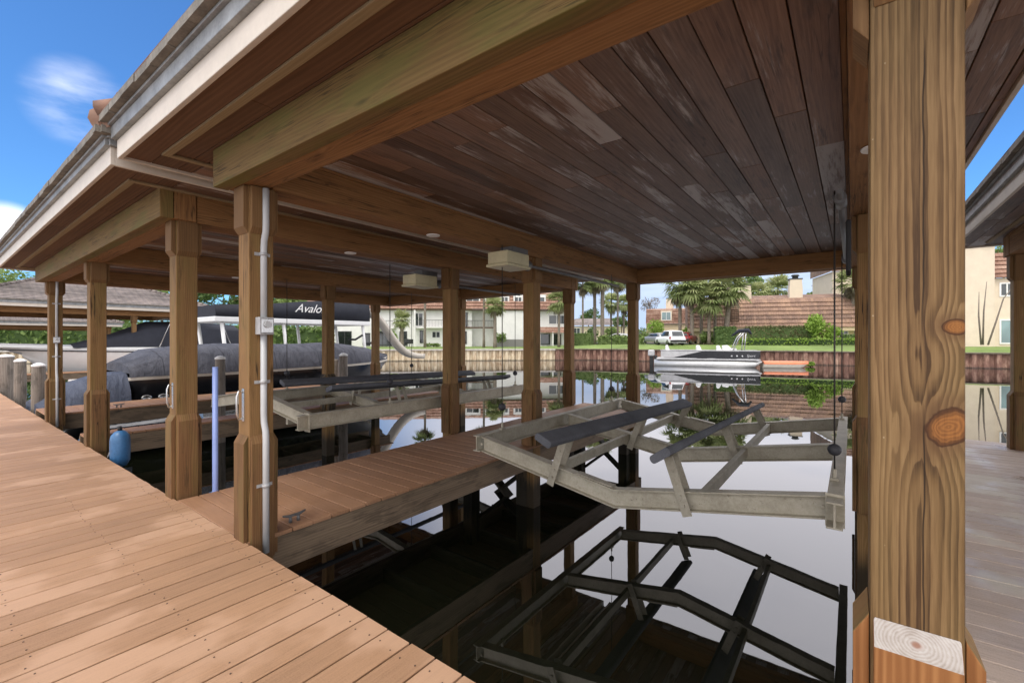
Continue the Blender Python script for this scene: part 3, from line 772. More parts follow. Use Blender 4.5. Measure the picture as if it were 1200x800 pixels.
# ================================================================ conduits
def conduit(label, X, Y, zbox, big=True):
    t = thing('electrical_conduit', label, 'conduit', (X, Y, 0))
    q = .024 if big else .02
    xs = X+.003+q; xo = X+.04+q
    m = MB()
    m.tube([(xo, Y, -.1), (xo, Y, .80), (xo-.005, Y, .86), (xs+.005, Y, .93), (xs, Y, 1.0), (xs, Y, zbox)], q, 12)
    m.tube([(xs, Y, zbox), (xs, Y, 2.32), (xs+.006, Y, 2.38), (xo-.006, Y, 2.44), (xo, Y, 2.5), (xo, Y, 2.79)], q, 12)
    m.build('pipe', M['pvc'], t)
    for z, xx in ((.42, xo), (1.24, xs), (2.26, xs)):
        m = MB(); m.tube([(xx, Y, z), (xx, Y, z+.025)], q+.006, 12); m.box(xx-q-.004, xx-q+.002, Y-.06, Y+.06, z, z+.025, ua=EY)
        m.build('strap', M['boxgrey'], t)
    b = MB(); s = .055 if big else .045
    b.box(xs-q, xs+.055, Y-s, Y+s, zbox-s*1.25, zbox+s*1.25)
    bo = b.build('outlet_box', M['boxgrey'], t, bevel=.004)
    c = MB(); c.box(xs+.056, xs+.066, Y-s*.8, Y+s*.8, zbox-s, zbox+s); c.lathe([(.022, 0), (.022, .01)], (0, 0, 0), 12) if False else None
    c.build('cover_plate', M['steel'], bo, bevel=.003)
    c = MB(); c.tube([(xs+.066, Y, zbox+.01), (xs+.082, Y, zbox+.01)], .027, 14); c.build('socket_flap', M['pvc'], bo)
    return t
conduit('pale grey conduit with a metal outlet box on the nearest left post', -3.79, 1.70, 1.70)
conduit('thin conduit with a small junction box on the farthest walkway post', -12.305, 1.70, 1.57, big=False)

# cleat hooks on the post fronts
def hook(label, X, Y, z):
    t = thing('mooring_hook', label, 'hook', (X, Y, z), 0, 'mooring hooks screwed to the posts')
    m = MB(); m.tube([(X, Y, z+.10), (X, Y-.035, z+.115), (X, Y-.05, z+.07), (X, Y-.05, z-.07), (X, Y-.035, z-.115), (X, Y, z-.10)], .008, 8)
    m.build('loop', M['steel'], t)
    m = MB(); m.box(X-.02, X+.02, Y-.006, Y-.001, z-.13, z+.13); m.build('plate', M['steel'], t, bevel=.002)
hook('shiny rope hook on the post left of the conduit post', -5.50, 1.60, 1.02)
hook('dull rope hook on the conduit post', -3.885, 1.60, 1.07)
# ================================================================ boat lifts
def lift(label, XL, XR, Y0, Ys, Y1, zt, bunks, cables, vz, inverted=False, br=True):
    t = thing('boat_lift', label, 'boat lift', ((XL+XR)/2, Y0, zt), 0, 'raised boat lift cradles hanging in the slips')
    xc = (XL+XR)/2; h = .19; zc = zt-h/2
    for X, nm in ((XL, 'side_beam'), (XR, 'side_beam')):
        m = MB(); m.ibeam((X, Y0-.10 if X == XR else Y0+.05, zc), (X, Y1+.08, zc), h, .10, .013); m.build(nm, M['alu'], t, bevel=.002, seg=1)
    half = (XR-XL)/2
    for i, Y in enumerate(Ys):
        inv = inverted and i == 0
        m = MB()
        zm = zc+(vz if not inv else -vz)
        a, b = XL+.055, XR-.055
        q, e, w_ = (h-.01)/2, .013, .055
        pr = [(-w_, -q), (w_, -q), (w_, -q+e), (e/2, -q+e), (e/2, q-e), (w_, q-e), (w_, q), (-w_, q), (-w_, q-e), (-e/2, q-e), (-e/2, -q+e), (-w_, -q+e)]
        m.loft([[V((xx, Y-py, zz_+pz)) for py, pz in pr] for xx, zz_ in ((a, zc-.003), (xc, zm), (b, zc-.003))], closed=True, caps=True, smooth=False)
        for xx in (a+.02, b-.02): m.tube([(xx, Y-w_-.003, zc), (xx, Y-w_-.016, zc)], .016, 6)
        cb = m.build('cross_beam', M['alu'], t, bevel=.002, seg=1)
        m = MB()
        s = 1 if not inv else -1
        m.bar((xc-.42, Y, zm+h/2+.012+.42/half*abs(vz)*.0+(.42*abs(vz)/half if not inv else -.42*abs(vz)/half)*.9), (xc-.02, Y, zm+h/2+.012), .09, .012)
        m.build('gusset_plate', M['alu_dark'], cb)
        m = MB()
        for X in (XL, XR):
            m.box(X-.06, X+.06, Y-.058, Y-.072, zt-h-.035, zt+.02, ua=EZ) if i == 0 and X == XR else None
        if m.v: m.build('end_plate', M['alu'], cb, bevel=.002)
    for X in (xc-.72, xc+.80):
        zz = zc+vz*(1-abs(X-xc)/half)+.02
        m = MB(); m.bar((X, Ys[0]+.06, zz), (X, Ys[-1]-.06, zz), .055, .11); m.build('spreader', M['alu'], t, bevel=.004)
    for (xa, ya, za, xb, yb, zb, tilt) in bunks:
        a, b = V((xa, ya, za)), V((xb, yb, zb)); d = (b-a).normalized()
        up = V((math.sin(tilt), 0, math.cos(tilt)))
        m = MB()
        w, hh = .20, .075
        pr = []
        for k in range(4):
            cx, cy = ((w/2-.03, -hh/2+.03), (w/2-.03, hh/2-.03), (-w/2+.03, hh/2-.03), (-w/2+.03, -hh/2+.03))[k]
            for q in range(4):
                an = -math.pi/2+k*math.pi/2+q*math.pi/6
                pr.append((cx+.03*math.cos(an), cy+.03*math.sin(an)))
        m.bar(a, b, w, hh, up, prof=pr); m.build('bunk', M['carpet'], t)
        if br:
            for i, Y in enumerate(Ys):
                f = (Y-ya)/(yb-ya); f = min(max(f, .03), .97)
                p = a.lerp(b, f); sx = 1 if p.x > xc else -1
                zb2 = zc+vz*(1-abs(p.x+sx*.17-xc)/half)-.10
                if inverted and i == 0: continue
                m = MB()
                top = V((p.x, Y-.075, p.z-.045)); bot = V((p.x+sx*.17, Y-.075, zb2-.02))
                m.bar(bot, top, .085, .012, EY)
                m.bar(bot+EY*.15, top+EY*.15, .085, .012, EY)
                for q in (.18, .34, .75):
                    c = bot.lerp(top, q); m.tube([c-EY*.004, c-EY*.016], .013, 6)
                m.build('bunk_bracket', M['alu_dark'], t, bevel=.002, seg=1)
    for (X, Y, zb, ztop) in cables:
        m = MB(); m.tube([(X, Y, zt-.02), (X, Y, ztop)], .0065, 6); c = m.build('cable', M['cable'], t)
        m = MB(); m.ball((X, Y, zb), .05, 12); m.build('ball_stop', M['ballm'], c)
        m = MB(); m.tube([(X, Y, zt-.03), (X, Y, zt+.09)], .016, 8); m.box(X-.03, X+.03, Y-.035, Y+.035, zt, zt+.02)
        m.build('shackle', M['alu_dark'], c, bevel=.002)
    return t
L1 = lift('big raised lift cradle with two carpeted bunks, hanging in the near slip', -3.62, -.10, 4.05, (4.18, 6.23, 8.28), 8.35, .43,
          [(-2.42, 3.72, .60, -2.32, 8.2, .475, .42), (-1.33, 3.9, .585, -1.24, 8.5, .465, -.62)],
          [(-3.60, 4.58, .72, 2.8), (-3.60, 7.9, .66, 2.8), (-.115, 4.6, .68, 2.82), (-.115, 8.1, .72, 2.82)], -.30)
L2 = lift('smaller looking raised lift cradle with dark bunks, left of the near finger dock', -8.9, -5.72, 3.1, (3.2, 5.4, 7.8), 8.1, .60,
          [(-7.95, 3.9, .82, -7.8, 8.7, .72, .35), (-6.65, 4.0, .80, -6.6, 8.6, .68, -.35)],
          [(-5.74, 4.48, .93, 2.75), (-5.74, 7.75, .86, 2.75), (-8.88, 4.45, .92, 2.75), (-8.88, 7.6, .92, 2.75)], -.22, inverted=True)

def drum_box(label, X, Y, z, ymot):
    t = thing('lift_winch', label, 'winch', (X, Y, z), 0, 'boat lift winches under the beams')
    m = MB(); m.box(X-.16, X+.16, Y-.24, Y+.24, z-.005, z+.15); m.build('cover', M['yellowed'], t, bevel=.012)
    m = MB(); m.box(X-.175, X+.175, Y-.255, Y+.255, z-.045, z-.008); m.build('tray', M['yellowed'], t, bevel=.01)
    m = MB(); m.tube([(X, Y+.25, z+.05), (X, Y+.44, z+.05)], .075, 14); m.tube([(X, Y+.44, z+.05), (X, ymot, z+.05)], .022, 10); m.build('motor', M['motor'], t)
    m = MB(); m.box(X-.10, X+.10, Y-.05, Y+.30, z+.152, z+.235); m.build('bracket', M['motor'], t, bevel=.004)
drum_box('yellowed winch housing under the near roof beam', -3.60, 4.72, 2.56, 8.2)
drum_box('yellowed winch housing under the second roof beam', -5.80, 5.15, 2.50, 8.0)
t = thing('winch_drum', 'dark winch gearbox hanging beside the right post and the lift cables', 'winch', (-.09, 5.2, 2.6))
m = MB(); m.tube([(-.075, 4.3, 2.735), (-.075, 8.4, 2.735)], .022, 10); m.build('shaft', M['motor'], t)
for y0_ in (4.5, 7.95):
    m = MB(); m.tube([(-.075, y0_, 2.735), (-.075, y0_+.25, 2.735)], .045, 14); m.build('spool', M['motor'], t)
m = MB(); m.prism([(5.2, 2.22), (5.30, 2.18), (5.30, 2.70), (5.2, 2.70)], V((-.045, 0, 0)), EY, EZ, EX, .04, ua=EZ); m.build('gearbox', M['black'], t, bevel=.015)

# ================================================================ small dock things
t = thing('fender', 'blue cylindrical boat fender hanging at the walkway edge', 'fender', (-7.93, 1.71, -.12))
m = MB(); N_ = 10
m.lathe([(.02, -.14), (.07, -.12), (.105, -.05), (.11, .05), (.11, .22), (.10, .29), (.06, .34), (.03, .355)], (-7.93, 1.71, 0), 18)
m.build('body', plain('blue_vinyl', (.045, .15, .32), .4, var=.25, scale=4), t)
m = MB(); m.tube([(-7.93, 1.71, .35), (-7.93, 1.70, .41)], .026, 10); m.build('eye', M['black'], t)
m = MB(); m.tube([(-7.93, 1.71, .38), (-8.02, 1.65, .15), (-8.02, 1.60, .0)], .007, 6); m.build('rope', M['pvc'], t)

t = thing('guide_pole', 'tall pale blue plastic guide pole standing at the edge of the near finger dock', 'pole', (-5.36, 1.93, 0))
m = MB(); m.tube([(-5.36, 1.93, -1.3), (-5.36, 1.93, 1.30)], .027, 14); m.build('tube', plain('blue_pvc', (.27, .36, .70), .4, var=.1), t)
m = MB(); m.box(-5.385, -5.335, 1.88, 1.96, -.06, -.01); m.build('clamp', M['steel'], t)

def piling(label, X, Y, zt, q=.14, capped=True, zb=-2.4):
    t = thing('dock_piling', label, 'piling', (X, Y, 0), 0, 'short timber pilings standing in the water')
    m = MB(); m.tube([(X, Y, zb), (X, Y, zt*.45), (X+.01, Y, zt-.05), (X+.01, Y, zt)], [q*1.05, q, q*.93, q*.9], 12); m.build('trunk', M['greypile'], t)
    if capped:
        m = MB(); m.lathe([(q*.98, zt-.03), (q*1.0, zt+.01), (q*.5, zt+.05), (.0, zt+.065)], (X+.01, Y, 0), 14); m.build('cap', M['white_paint'], t)
piling('rope-worn round piling with a cap, nearest along the walkway edge at far left', -15.0, 1.78, .98, q=.125)
piling('pale banded piling second along the far left walkway edge', -17.9, 1.78, 1.0, q=.125)
piling('thick piling farthest along the left walkway edge, at the photo border', -20.9, 1.78, 1.05, q=.19)
piling('white capped piling standing behind the blue guide pole', -12.35, 4.55, 1.12, q=.115)
piling('short piling in front of the far end of the covered boat', -12.35, 7.9, 1.1, q=.13)
piling('thin uncapped piling beside the far end of the covered boat', -13.9, 8.6, .9, q=.11, capped=False)

# ================================================================ boats on the left
def hull_secs(L, B, zk, zg, n=14, bow=.35, flare=.25, sheer=.25, chine=.55, stern=-0.5):
    """sections from stern (y=0) to bow (y=L); open top; returns list of rings"""
    out = []
    for i in range(n+1):
        f = i/n; y = L*f
        w = B/2*(1-max(0, (f-(1-bow))/bow)**2.2) if f > 1-bow else B/2
        w = max(w, .012)
        k = zk + (zg-zk)*.85*max(0, (f-.72)/.28)**2
        g = zg + sheer*f**2
        c = k+(g-k)*.42
        y2 = y + .0
        out.append([(-w, y2+flare*f, g), (-w*.93, y2, c), (-w*.5, y2, k+(c-k)*.45), (0, y2-.02, k), (w*.5, y2, k+(c-k)*.45), (w*.93, y2, c), (w, y2+flare*f, g)])
    return out
def covered_boat():
    t = thing('covered_boat', 'dark hulled motorboat under a slate grey tarp, on the left behind the posts', 'motorboat', (-15.6, 3.0, 0))
    L, B = 8.6, 2.5
    s = hull_secs(L, B, -.75, .42, sheer=.12)
    m = MB(); m.loft(s); m.face(list(range(6, -1, -1)), EX, (0, 0)) ; m.build('hull', M['black_gel'], t, world=False)
    m = MB()
    top = [[(-p[0][0]*-1*1.02, p[0][1], p[0][2]-.0), (p[0][0]*1.03, p[0][1], p[0][2]+.17), (p[0][0]*.9, p[0][1], p[0][2]+.18), (p[6][0]*.9, p[6][1], p[6][2]+.18), (p[6][0]*1.03, p[6][1], p[6][2]+.17), (p[6][0]*1.02, p[6][1], p[6][2])] for p in s]
    m.loft(top); m.face([5, 4, 3, 2, 1, 0], EX, (0, 0)); m.build('gunwale', M['tan'], t, world=False)
    hts = [.30, .60, .70, .74, .76, .74, .72, .70, .70, .72, .70, .60, .45, .28, .10]
    secs = []
    for i, p in enumerate(s):
        w = p[6][0]*1.05; g = p[6][2]+.14; y = p[6][1]; hh = hts[i]
        sag = .05*math.sin(i*1.9)
        secs.append([(-w, y, g-.06), (-w*.98, y, g+.05), (-w*.86, y, g+hh*.62+sag*.3), (-w*.45, y, g+hh*.93+sag), (0, y, g+hh), (w*.45, y, g+hh*.93-sag), (w*.86, y, g+hh*.62-sag*.3), (w*.98, y, g+.05), (w, y, g-.06)])
    m = MB(); m.loft(secs); m.face(list(range(8, -1, -1)), EX, (0, 0)); m.build('boat_cover', M['tarp'], t, world=False)
    # swim platform and engine shroud
    m = MB(); m.box(-1.15, 1.15, -.75, -.03, .30, .38); m.build('swim_platform', M['tan'], t, world=False, bevel=.03)
    for k in range(2):
        m = MB(); x = .62+k*.42
        m.tube_like([(V((1.262, 1.1+k*.62, .02)), .001)], 4, 0, .5) if False else None
        m.loft([[V((1.195+.04*a, .36+k*.36+.12*c_*q, -.05+.075*s_*q)) for c_, s_ in [(math.cos(z*math.pi/8), math.sin(z*math.pi/8)) for z in range(16)]] for a, q in ((0, 1.0), (1, .95), (1, .6), (.4, .5), (.4, .02))], closed=True)
        m.build('exhaust_port', M['steel'], t, world=False)
    return t
cb = covered_boat()
cb.location = (-15.75, 3.3, .12)
t = thing('tarp_bundle', 'blue grey tarp draped over an engine, left of the covered boat stern', 'tarp', (-15.2, 2.6, 0))
m = MB(); secs = []
for i in range(9):
    f = i/8; y = -.9+f*1.6
    zt = .10+.62*math.sin(min(1, f*1.25)*math.pi/2)
    w = .95+.1*math.sin(f*5)
    secs.append([(-w*1.15, y, -.30), (-w, y, zt*.5), (-w*.6, y, zt*.95+.04*math.sin(f*9)), (0, y, zt+.03*math.sin(f*7)), (w*.6, y, zt*.97), (w, y, zt*.5+.05*math.sin(f*11)), (w*1.15, y, -.30)])
m.loft(secs); m.face(list(range(6, -1, -1)), EX, (0, 0)); m.build('cover', M['tarp_blue'], t, world=False)
m = MB(); m.tube([(0, -.3, -.9), (0, .3, .3)], .16, 10); m.build('leg', M['black'], t, world=False)

# white cruiser under the far left roof
t = thing('cabin_boat', 'white motorboat with dark canopy under the far left boathouse roof', 'motorboat', (-31.6, 12.4, -.05), math.pi)
s = hull_secs(9.2, 2.9, -.6, 1.0, bow=.5, flare=.9, sheer=.25)
m = MB(); m.loft(s); m.face(list(range(6, -1, -1)), EX, (0, 0)); m.build('hull', M['white_gel'], t, world=False)
m = MB(); m.loft([[(p[0][0], p[0][1], p[0][2]+.01), (p[0][0]*.8, p[0][1], p[0][2]+.14), (0, p[0][1], p[0][2]+.2), (p[6][0]*.8, p[6][1], p[6][2]+.14), (p[6][0], p[6][1], p[6][2]+.01)] for p in s]); m.build('deck', M['white_gel'], t, world=False)
m = MB(); m.loft([[(p[0][0]*1.01, p[0][1], p[0][2]-.14), (p[0][0]*1.02, p[0][1], p[0][2]-.08)] for p in s]); m.loft([[(p[6][0]*1.01, p[6][1], p[6][2]-.08), (p[6][0]*1.02, p[6][1], p[6][2]-.14)] for p in s]); m.build('rub_rail', M['black'], t, world=False)
m = MB(); m.loft([[(-1.2, y, 1.2), (-1.1, y, 1.2+h*.7), (0, y, 1.2+h), (1.1, y, 1.2+h*.7), (1.2, y, 1.2)] for y, h in ((0, 1.3), (2.5, 1.45), (4.5, 1.4), (6.0, .7), (7.6, .12))], caps=True); m.build('canopy', M['navy'], t, world=False)
m = MB()
for sx in (-1.3, 1.3): m.tube([(sx, 4.2, 1.2), (sx*.95, 3.6, 2.75), (sx*.95, 1.2, 2.75), (sx, .6, 1.2)], .03, 6)
m.tube([(-1.24, 3.6, 2.75), (1.24, 3.6, 2.75)], .03, 6); m.tube([(-1.24, 1.2, 2.75), (1.24, 1.2, 2.75)], .03, 6)
m.build('canopy_frame', M['steel'], t, world=False)
bm_ = MB(); bm_.box(-.05, .05, 0, 0, 0, 0) if False else None

def text_mesh(name, s, size, mat, parent, loc, rot, shear=.0, depth=.004):
    cu = bpy.data.curves.new(name, 'FONT'); cu.body = s; cu.size = size; cu.extrude = depth; cu.shear = shear; cu.align_x = 'LEFT'
    tmp = bpy.data.objects.new(name, cu); COL.objects.link(tmp)
    dg = bpy.context.evaluated_depsgraph_get()
    me = bpy.data.meshes.new_from_object(tmp.evaluated_get(dg)); bpy.data.objects.remove(tmp)
    o = bpy.data.objects.new(name, me); COL.objects.link(o); me.materials.clear(); me.materials.append(mat)
    o.parent = parent; o.location = loc; o.rotation_euler = rot
    return o
# registration lettering on its bow (green, too small to read)
# double deck pontoon with slide
t = thing('double_deck_boat', 'double deck pontoon boat with navy canopy sides and a long pale slide', 'pontoon boat', (-20.0, 6.7, 0))
m = MB(); m.box(-1.25, 1.25, -.2, 7.2, -.15, .05); m.build('deck', M['white_gel'], t, world=False, bevel=.02)
for sx in (-.85, .85):
    m = MB(); m.tube([(sx, -.3, -.55), (sx, 6.6, -.55), (sx, 7.4, -.35)], [.33, .33, .08], 14); m.build('pontoon', M['steel'], t, world=False)
for sx in (-1.18, 1.18):
    m = MB(); m.box(sx-.03, sx+.03, 0, 6.9, .1, .85); m.build('fence_panel', M['black_gel'], t, world=False, bevel=.01)
m = MB(); m.box(-1.3, 1.3, 0, 6.75, 2.22, 2.42); m.build('upper_deck', M['white_gel'], t, world=False, bevel=.03)
m = MB(); m.box(-1.27, 1.27, 0.05, 6.7, 2.425, 3.0); 
m2 = MB()
for sx in (-1, 1):
    m2.loft([[V((sx*1.28, y, 2.43)), V((sx*1.3, y, 2.43+h*.5)), V((sx*1.24, y, 2.43+h))] for y, h in ((.05, .42), (1.6, .52), (3.2, .72), (4.6, .86), (5.6, .86), (6.7, .80))])
m2.loft([[V((-1.28, 6.7, 2.43)), V((1.28, 6.7, 2.43))], [V((-1.24, 6.7, 3.23)), V((1.24, 6.7, 3.23))]], smooth=False)
m2.loft([[V((-1.28, .05, 2.43)), V((1.28, .05, 2.43))], [V((-1.24, .05, 2.85)), V((1.24, .05, 2.85))]], smooth=False)
sp = m2.build('side_canvas', M['navy'], t, world=False)
so_ = sp.modifiers.new('s', 'SOLIDIFY'); so_.thickness = .02
text_mesh('lettering', 'Avalon', .50, M['white_paint'], t, (1.325, 3.0, 2.72), (R(90), 0, R(90)), shear=.45)
for sx in (-1.15, 1.15):
    for y in (.3, 2.6, 4.4, 6.4):
        m = MB(); m.tube([(sx, y+.25, .05), (sx, y, 2.22)], .07, 8); m.build('support', M['white_gel'], t, world=False)
m = MB()
for y, z in ((5.8, 1.55), (6.6, 1.35)):
    m.tube([(.9, y, z), (1.3, y+.1, z), (1.45, y+.4, z+.22)], .05, 6)
m.build('tow_bar', M['black'], t, world=False)
m = MB(); pth = []
for i in range(22):
    f = i/21
    y = 6.6+f*3.9; z = 3.05-2.55*(1/(1+math.exp(-(f-.42)*7.5)))+.10*max(0, f-.8)
    pth.append((y, z))
secs = [[V((.45, y, z+.20)), V((.48, y, z+.02)), V((.58, y, z-.03)), V((.9, y, z-.03)), V((1.0, y, z+.02)), V((1.03, y, z+.20)), V((1.06, y, z+.20)), V((1.03, y, z-.02)), V((.92, y, z-.08)), V((.56, y, z-.08)), V((.45, y, z-.02)), V((.42, y, z+.20))] for y, z in pth]
m.loft(secs, closed=True, caps=True); m.build('slide', M['tan'], t, world=False)
m = MB(); m.box(-.6, .2, 1.2, 1.9, .06, .85); m.box(-.55, .15, 4.2, 4.8, .06, 1.0); m.build('seats', M['tan'], t, world=False, bevel=.06)

# far left boathouse roof and its posts
R4 = make_roof('far left tiled boathouse roof over the white motorboat', -38.4, -30.2, 1.0, 10.6, 3.1, [-37.7, -30.75], 1.695, 9.9, tile='tile_grey', detail=False, rise=1.7)
make_post('wooden_post', 'brown post of the far left boathouse, in front of the white boat', -30.75, 7.2)
make_post('wooden_post', 'brown post at the left border of the photo under the far left roof', -30.75, 1.695)
make_post('wooden_post', 'brown post at the water end of the far left boathouse', -30.75, 9.9)
FE = finger('finger_dock', 'low dock beside the white motorboat at far left', -30.3, -29.2, 9.8, z=.0, braces=False)
R5 = make_roof('farthest boathouse roof, low behind the white boat at far left', -58.0, -48.5, 1.0, 10.6, 2.6, [-57, -49.3], 1.695, 9.9, tile='tile_grey', detail=False, rise=1.5)
make_post('wooden_post', 'distant post under the farthest boathouse roof', -49.3, 1.695, ztop=2.3)
make_post('wooden_post', 'distant second post under the farthest boathouse roof', -49.3, 9.9, ztop=2.3)
# ================================================================ water, far bank
mb = MB(); mb.quad((-500, -60, WATER), (400, -60, WATER), (400, 500, WATER), (-500, 500, WATER)); o = mb.build('water', M['water']); tag(o, kind='structure')
mb = MB(); mb.quad((-500, -60, -3.2), (400, -60, -3.2), (400, 500, -3.2), (-500, 500, -3.2)); o = mb.build('canal_bed', plain('mud', (.02, .018, .012), .95)); tag(o, kind='structure')

WALL = [(-150, 20), (-60, 44), (-9.6, 51), (5.0, 52.6), (9.5, 53), (31.7, 42), (40, 38.5), (95, 12)]
def sm(x, a, b):
    t = min(1, max(0, (x-a)/(b-a))); return t*t*(3-2*t)
def gz(right, fwd=60):
    return .36 + .45*sm(right, 3, 14)
def resample(pl, step):
    out = []
    for a, b in zip(pl[:-1], pl[1:]):
        a, b = V((a[0], a[1], 0)), V((b[0], b[1], 0)); n = max(1, int((b-a).length/step))
        for i in range(n): out.append(a.lerp(b, i/n))
    out.append(V((pl[-1][0], pl[-1][1], 0))); return out
mb = MB()
pts = resample(WALL, 2.5)
rings = (0, 1.2, 3.5, 7, 12, 20, 35, 70, 160, 500)
secs = []
for q in rings:
    row = []
    for p in pts:
        d = V((p.x*.35, p.y, 0)).normalized()
        w = p+d*(q+.25)
        z = .33+(gz(w.x)-.33)*sm(q, 0, 4)
        row.append(cw(w.x, w.y, z))
    secs.append(row)
mb.loft(secs); o = mb.build('lawn', M['grass']); tag(o, kind='structure')

def seawall(label, pl, mat, top, period, amp):
    t = thing('seawall', label, 'seawall', cw(pl[0][0], pl[0][1], WATER))
    m = MB(); L = 0
    for a, b in zip(pl[:-1], pl[1:]):
        a, b = V((a[0], a[1], 0)), V((b[0], b[1], 0)); d = (b-a); n = int(d.length/period); d.normalize(); q = V((d.y, -d.x, 0))
        if q.y > 0: q = -q
        prof = []
        st = (b-a).length/n
        for i in range(n):
            for f, w in ((0, 0), (.12, 1), (.5, 1), (.62, 0)): prof.append((a+d*(st*(i+f))+q*(amp*w), L+st*(i+f)))
        prof.append((b, L+(b-a).length)); L += (b-a).length
        for (p0, u0), (p1, u1) in zip(prof[:-1], prof[1:]):
            k = len(m.v)
            P0, P1 = cw(p0.x, p0.y, 0), cw(p1.x, p1.y, 0)
            m.v += [P0+EZ*(WATER-1.2), P1+EZ*(WATER-1.2), P1+EZ*(top-.02), P0+EZ*(top-.02)]
            m.face([k, k+1, k+2, k+3], None, None, 0, .5, False, [(u0, -1), (u1, -1), (u1, 1), (u0, 1)])
    m.build('sheet_piles', mat, t)
    for a, b in zip(pl[:-1], pl[1:]):
        m = MB(); d = V((b[0]-a[0], b[1]-a[1], 0)).normalized()
        pa, pb = cw(a[0]-d.x*.02, a[1]-.02-.1, top+.06), cw(b[0]+d.x*.02, b[1]-.1, top+.06)
        m.bar(pa, pb, .5, .16 if mat is M['wall_pale'] else .1); m.build('cap', M['cap'] if mat is M['wall_pale'] else M['cap_brown'], t)
    return t
seawall('pale corrugated seawall below the lawn of the white apartment building', WALL[:4], M['wall_pale'], .27, .70, .22)
seawall('rust red corrugated seawall behind the moored pontoon boat', WALL[3:], M['wall_rust'], .30, .78, .22)

mb = MB()
poly = [at(688, 66, .845), at(842, 62, .845), at(852, 95, .845), at(668, 100, .845)]
mb.quad(*poly); o = mb.build('parking_lot', M['asphalt']); tag(o, kind='structure')

# ================================================================ foliage
def leafcards(m, c, rx, ry, rz, n, size, shell=.55, lo=0, hi=1, flat=0.0):
    for _ in range(n):
        while True:
            p = V((rnd.uniform(-1, 1), rnd.uniform(-1, 1), rnd.uniform(-1, 1)))
            if p.length <= 1 and p.length > shell*rnd.random(): break
        q = V((p.x*rx, p.y*ry, p.z*rz))+c
        a = V((rnd.gauss(0, 1), rnd.gauss(0, 1), rnd.gauss(0, 1)-.2)).normalized()
        b = a.cross(V((rnd.gauss(0, 1), rnd.gauss(0, 1), rnd.gauss(0, 1)))).normalized()
        s = size*rnd.uniform(.6, 1.3)
        r = min(1, max(0, rnd.uniform(lo, hi)))
        k = len(m.v); m.v += [q-a*s*.5, q+b*s*.32, q+a*s*.6, q-b*s*.32]
        m.face([k, k+1, k+2, k+3], None, None, 0, r, False, [(0, 0), (1, 0), (1, 1), (0, 1)])
def tree(name, label, px, d, ytop, ybase, rpx, leafm, n=1500, size=.40, trunk_to=.55, group=None, cat='tree', lobes=9, zb=None):
    base = at(px, d, 0); base.z = zof(ybase, d) if zb is None else zb
    top = zof(ytop, d); H = top-base.z; rr = rpx*d/F
    t = thing(name, label, cat, base, 0, group)
    m = MB(); k = rnd.uniform(-.3, .3)
    pts = [base-EZ*.2, base+V((k*.2, k*.3, H*.25)), base+V((k, -k*.5, H*.5)), base+V((k*1.3, k, H*.8))]
    q = max(.07, H*.022)
    m.tube(pts, [q*1.3, q, q*.7, q*.3], 8)
    for i in range(6):
        a = rnd.uniform(0, 6.28); p = pts[1].lerp(pts[3], rnd.uniform(.3, .9)); e = p+V((math.cos(a)*rr*.7, math.sin(a)*rr*.7, H*rnd.uniform(.1, .25)))
        m.tube([p, p.lerp(e, .5)+EZ*.1, e], [q*.45, q*.3, q*.12], 5)
    m.build('trunk', M['trunk_brown'], t)
    m = MB(); cz = base.z+H*.62
    for i in range(lobes):
        a = 6.283*i/lobes+rnd.uniform(-.4, .4); f = rnd.uniform(.25, .75); u = rnd.uniform(-.8, 1)
        c = V((base.x+math.cos(a)*rr*f, base.y+math.sin(a)*rr*f, cz+u*H*.26))
        s = rr*rnd.uniform(.35, .55)
        sh = rnd.uniform(-.18, .18)
        leafcards(m, c, s, s, min(s, H*.3)*.8, n//lobes, size, lo=.2+sh, hi=.8+sh)
    m.build('crown', M[leafm], t)
    return t
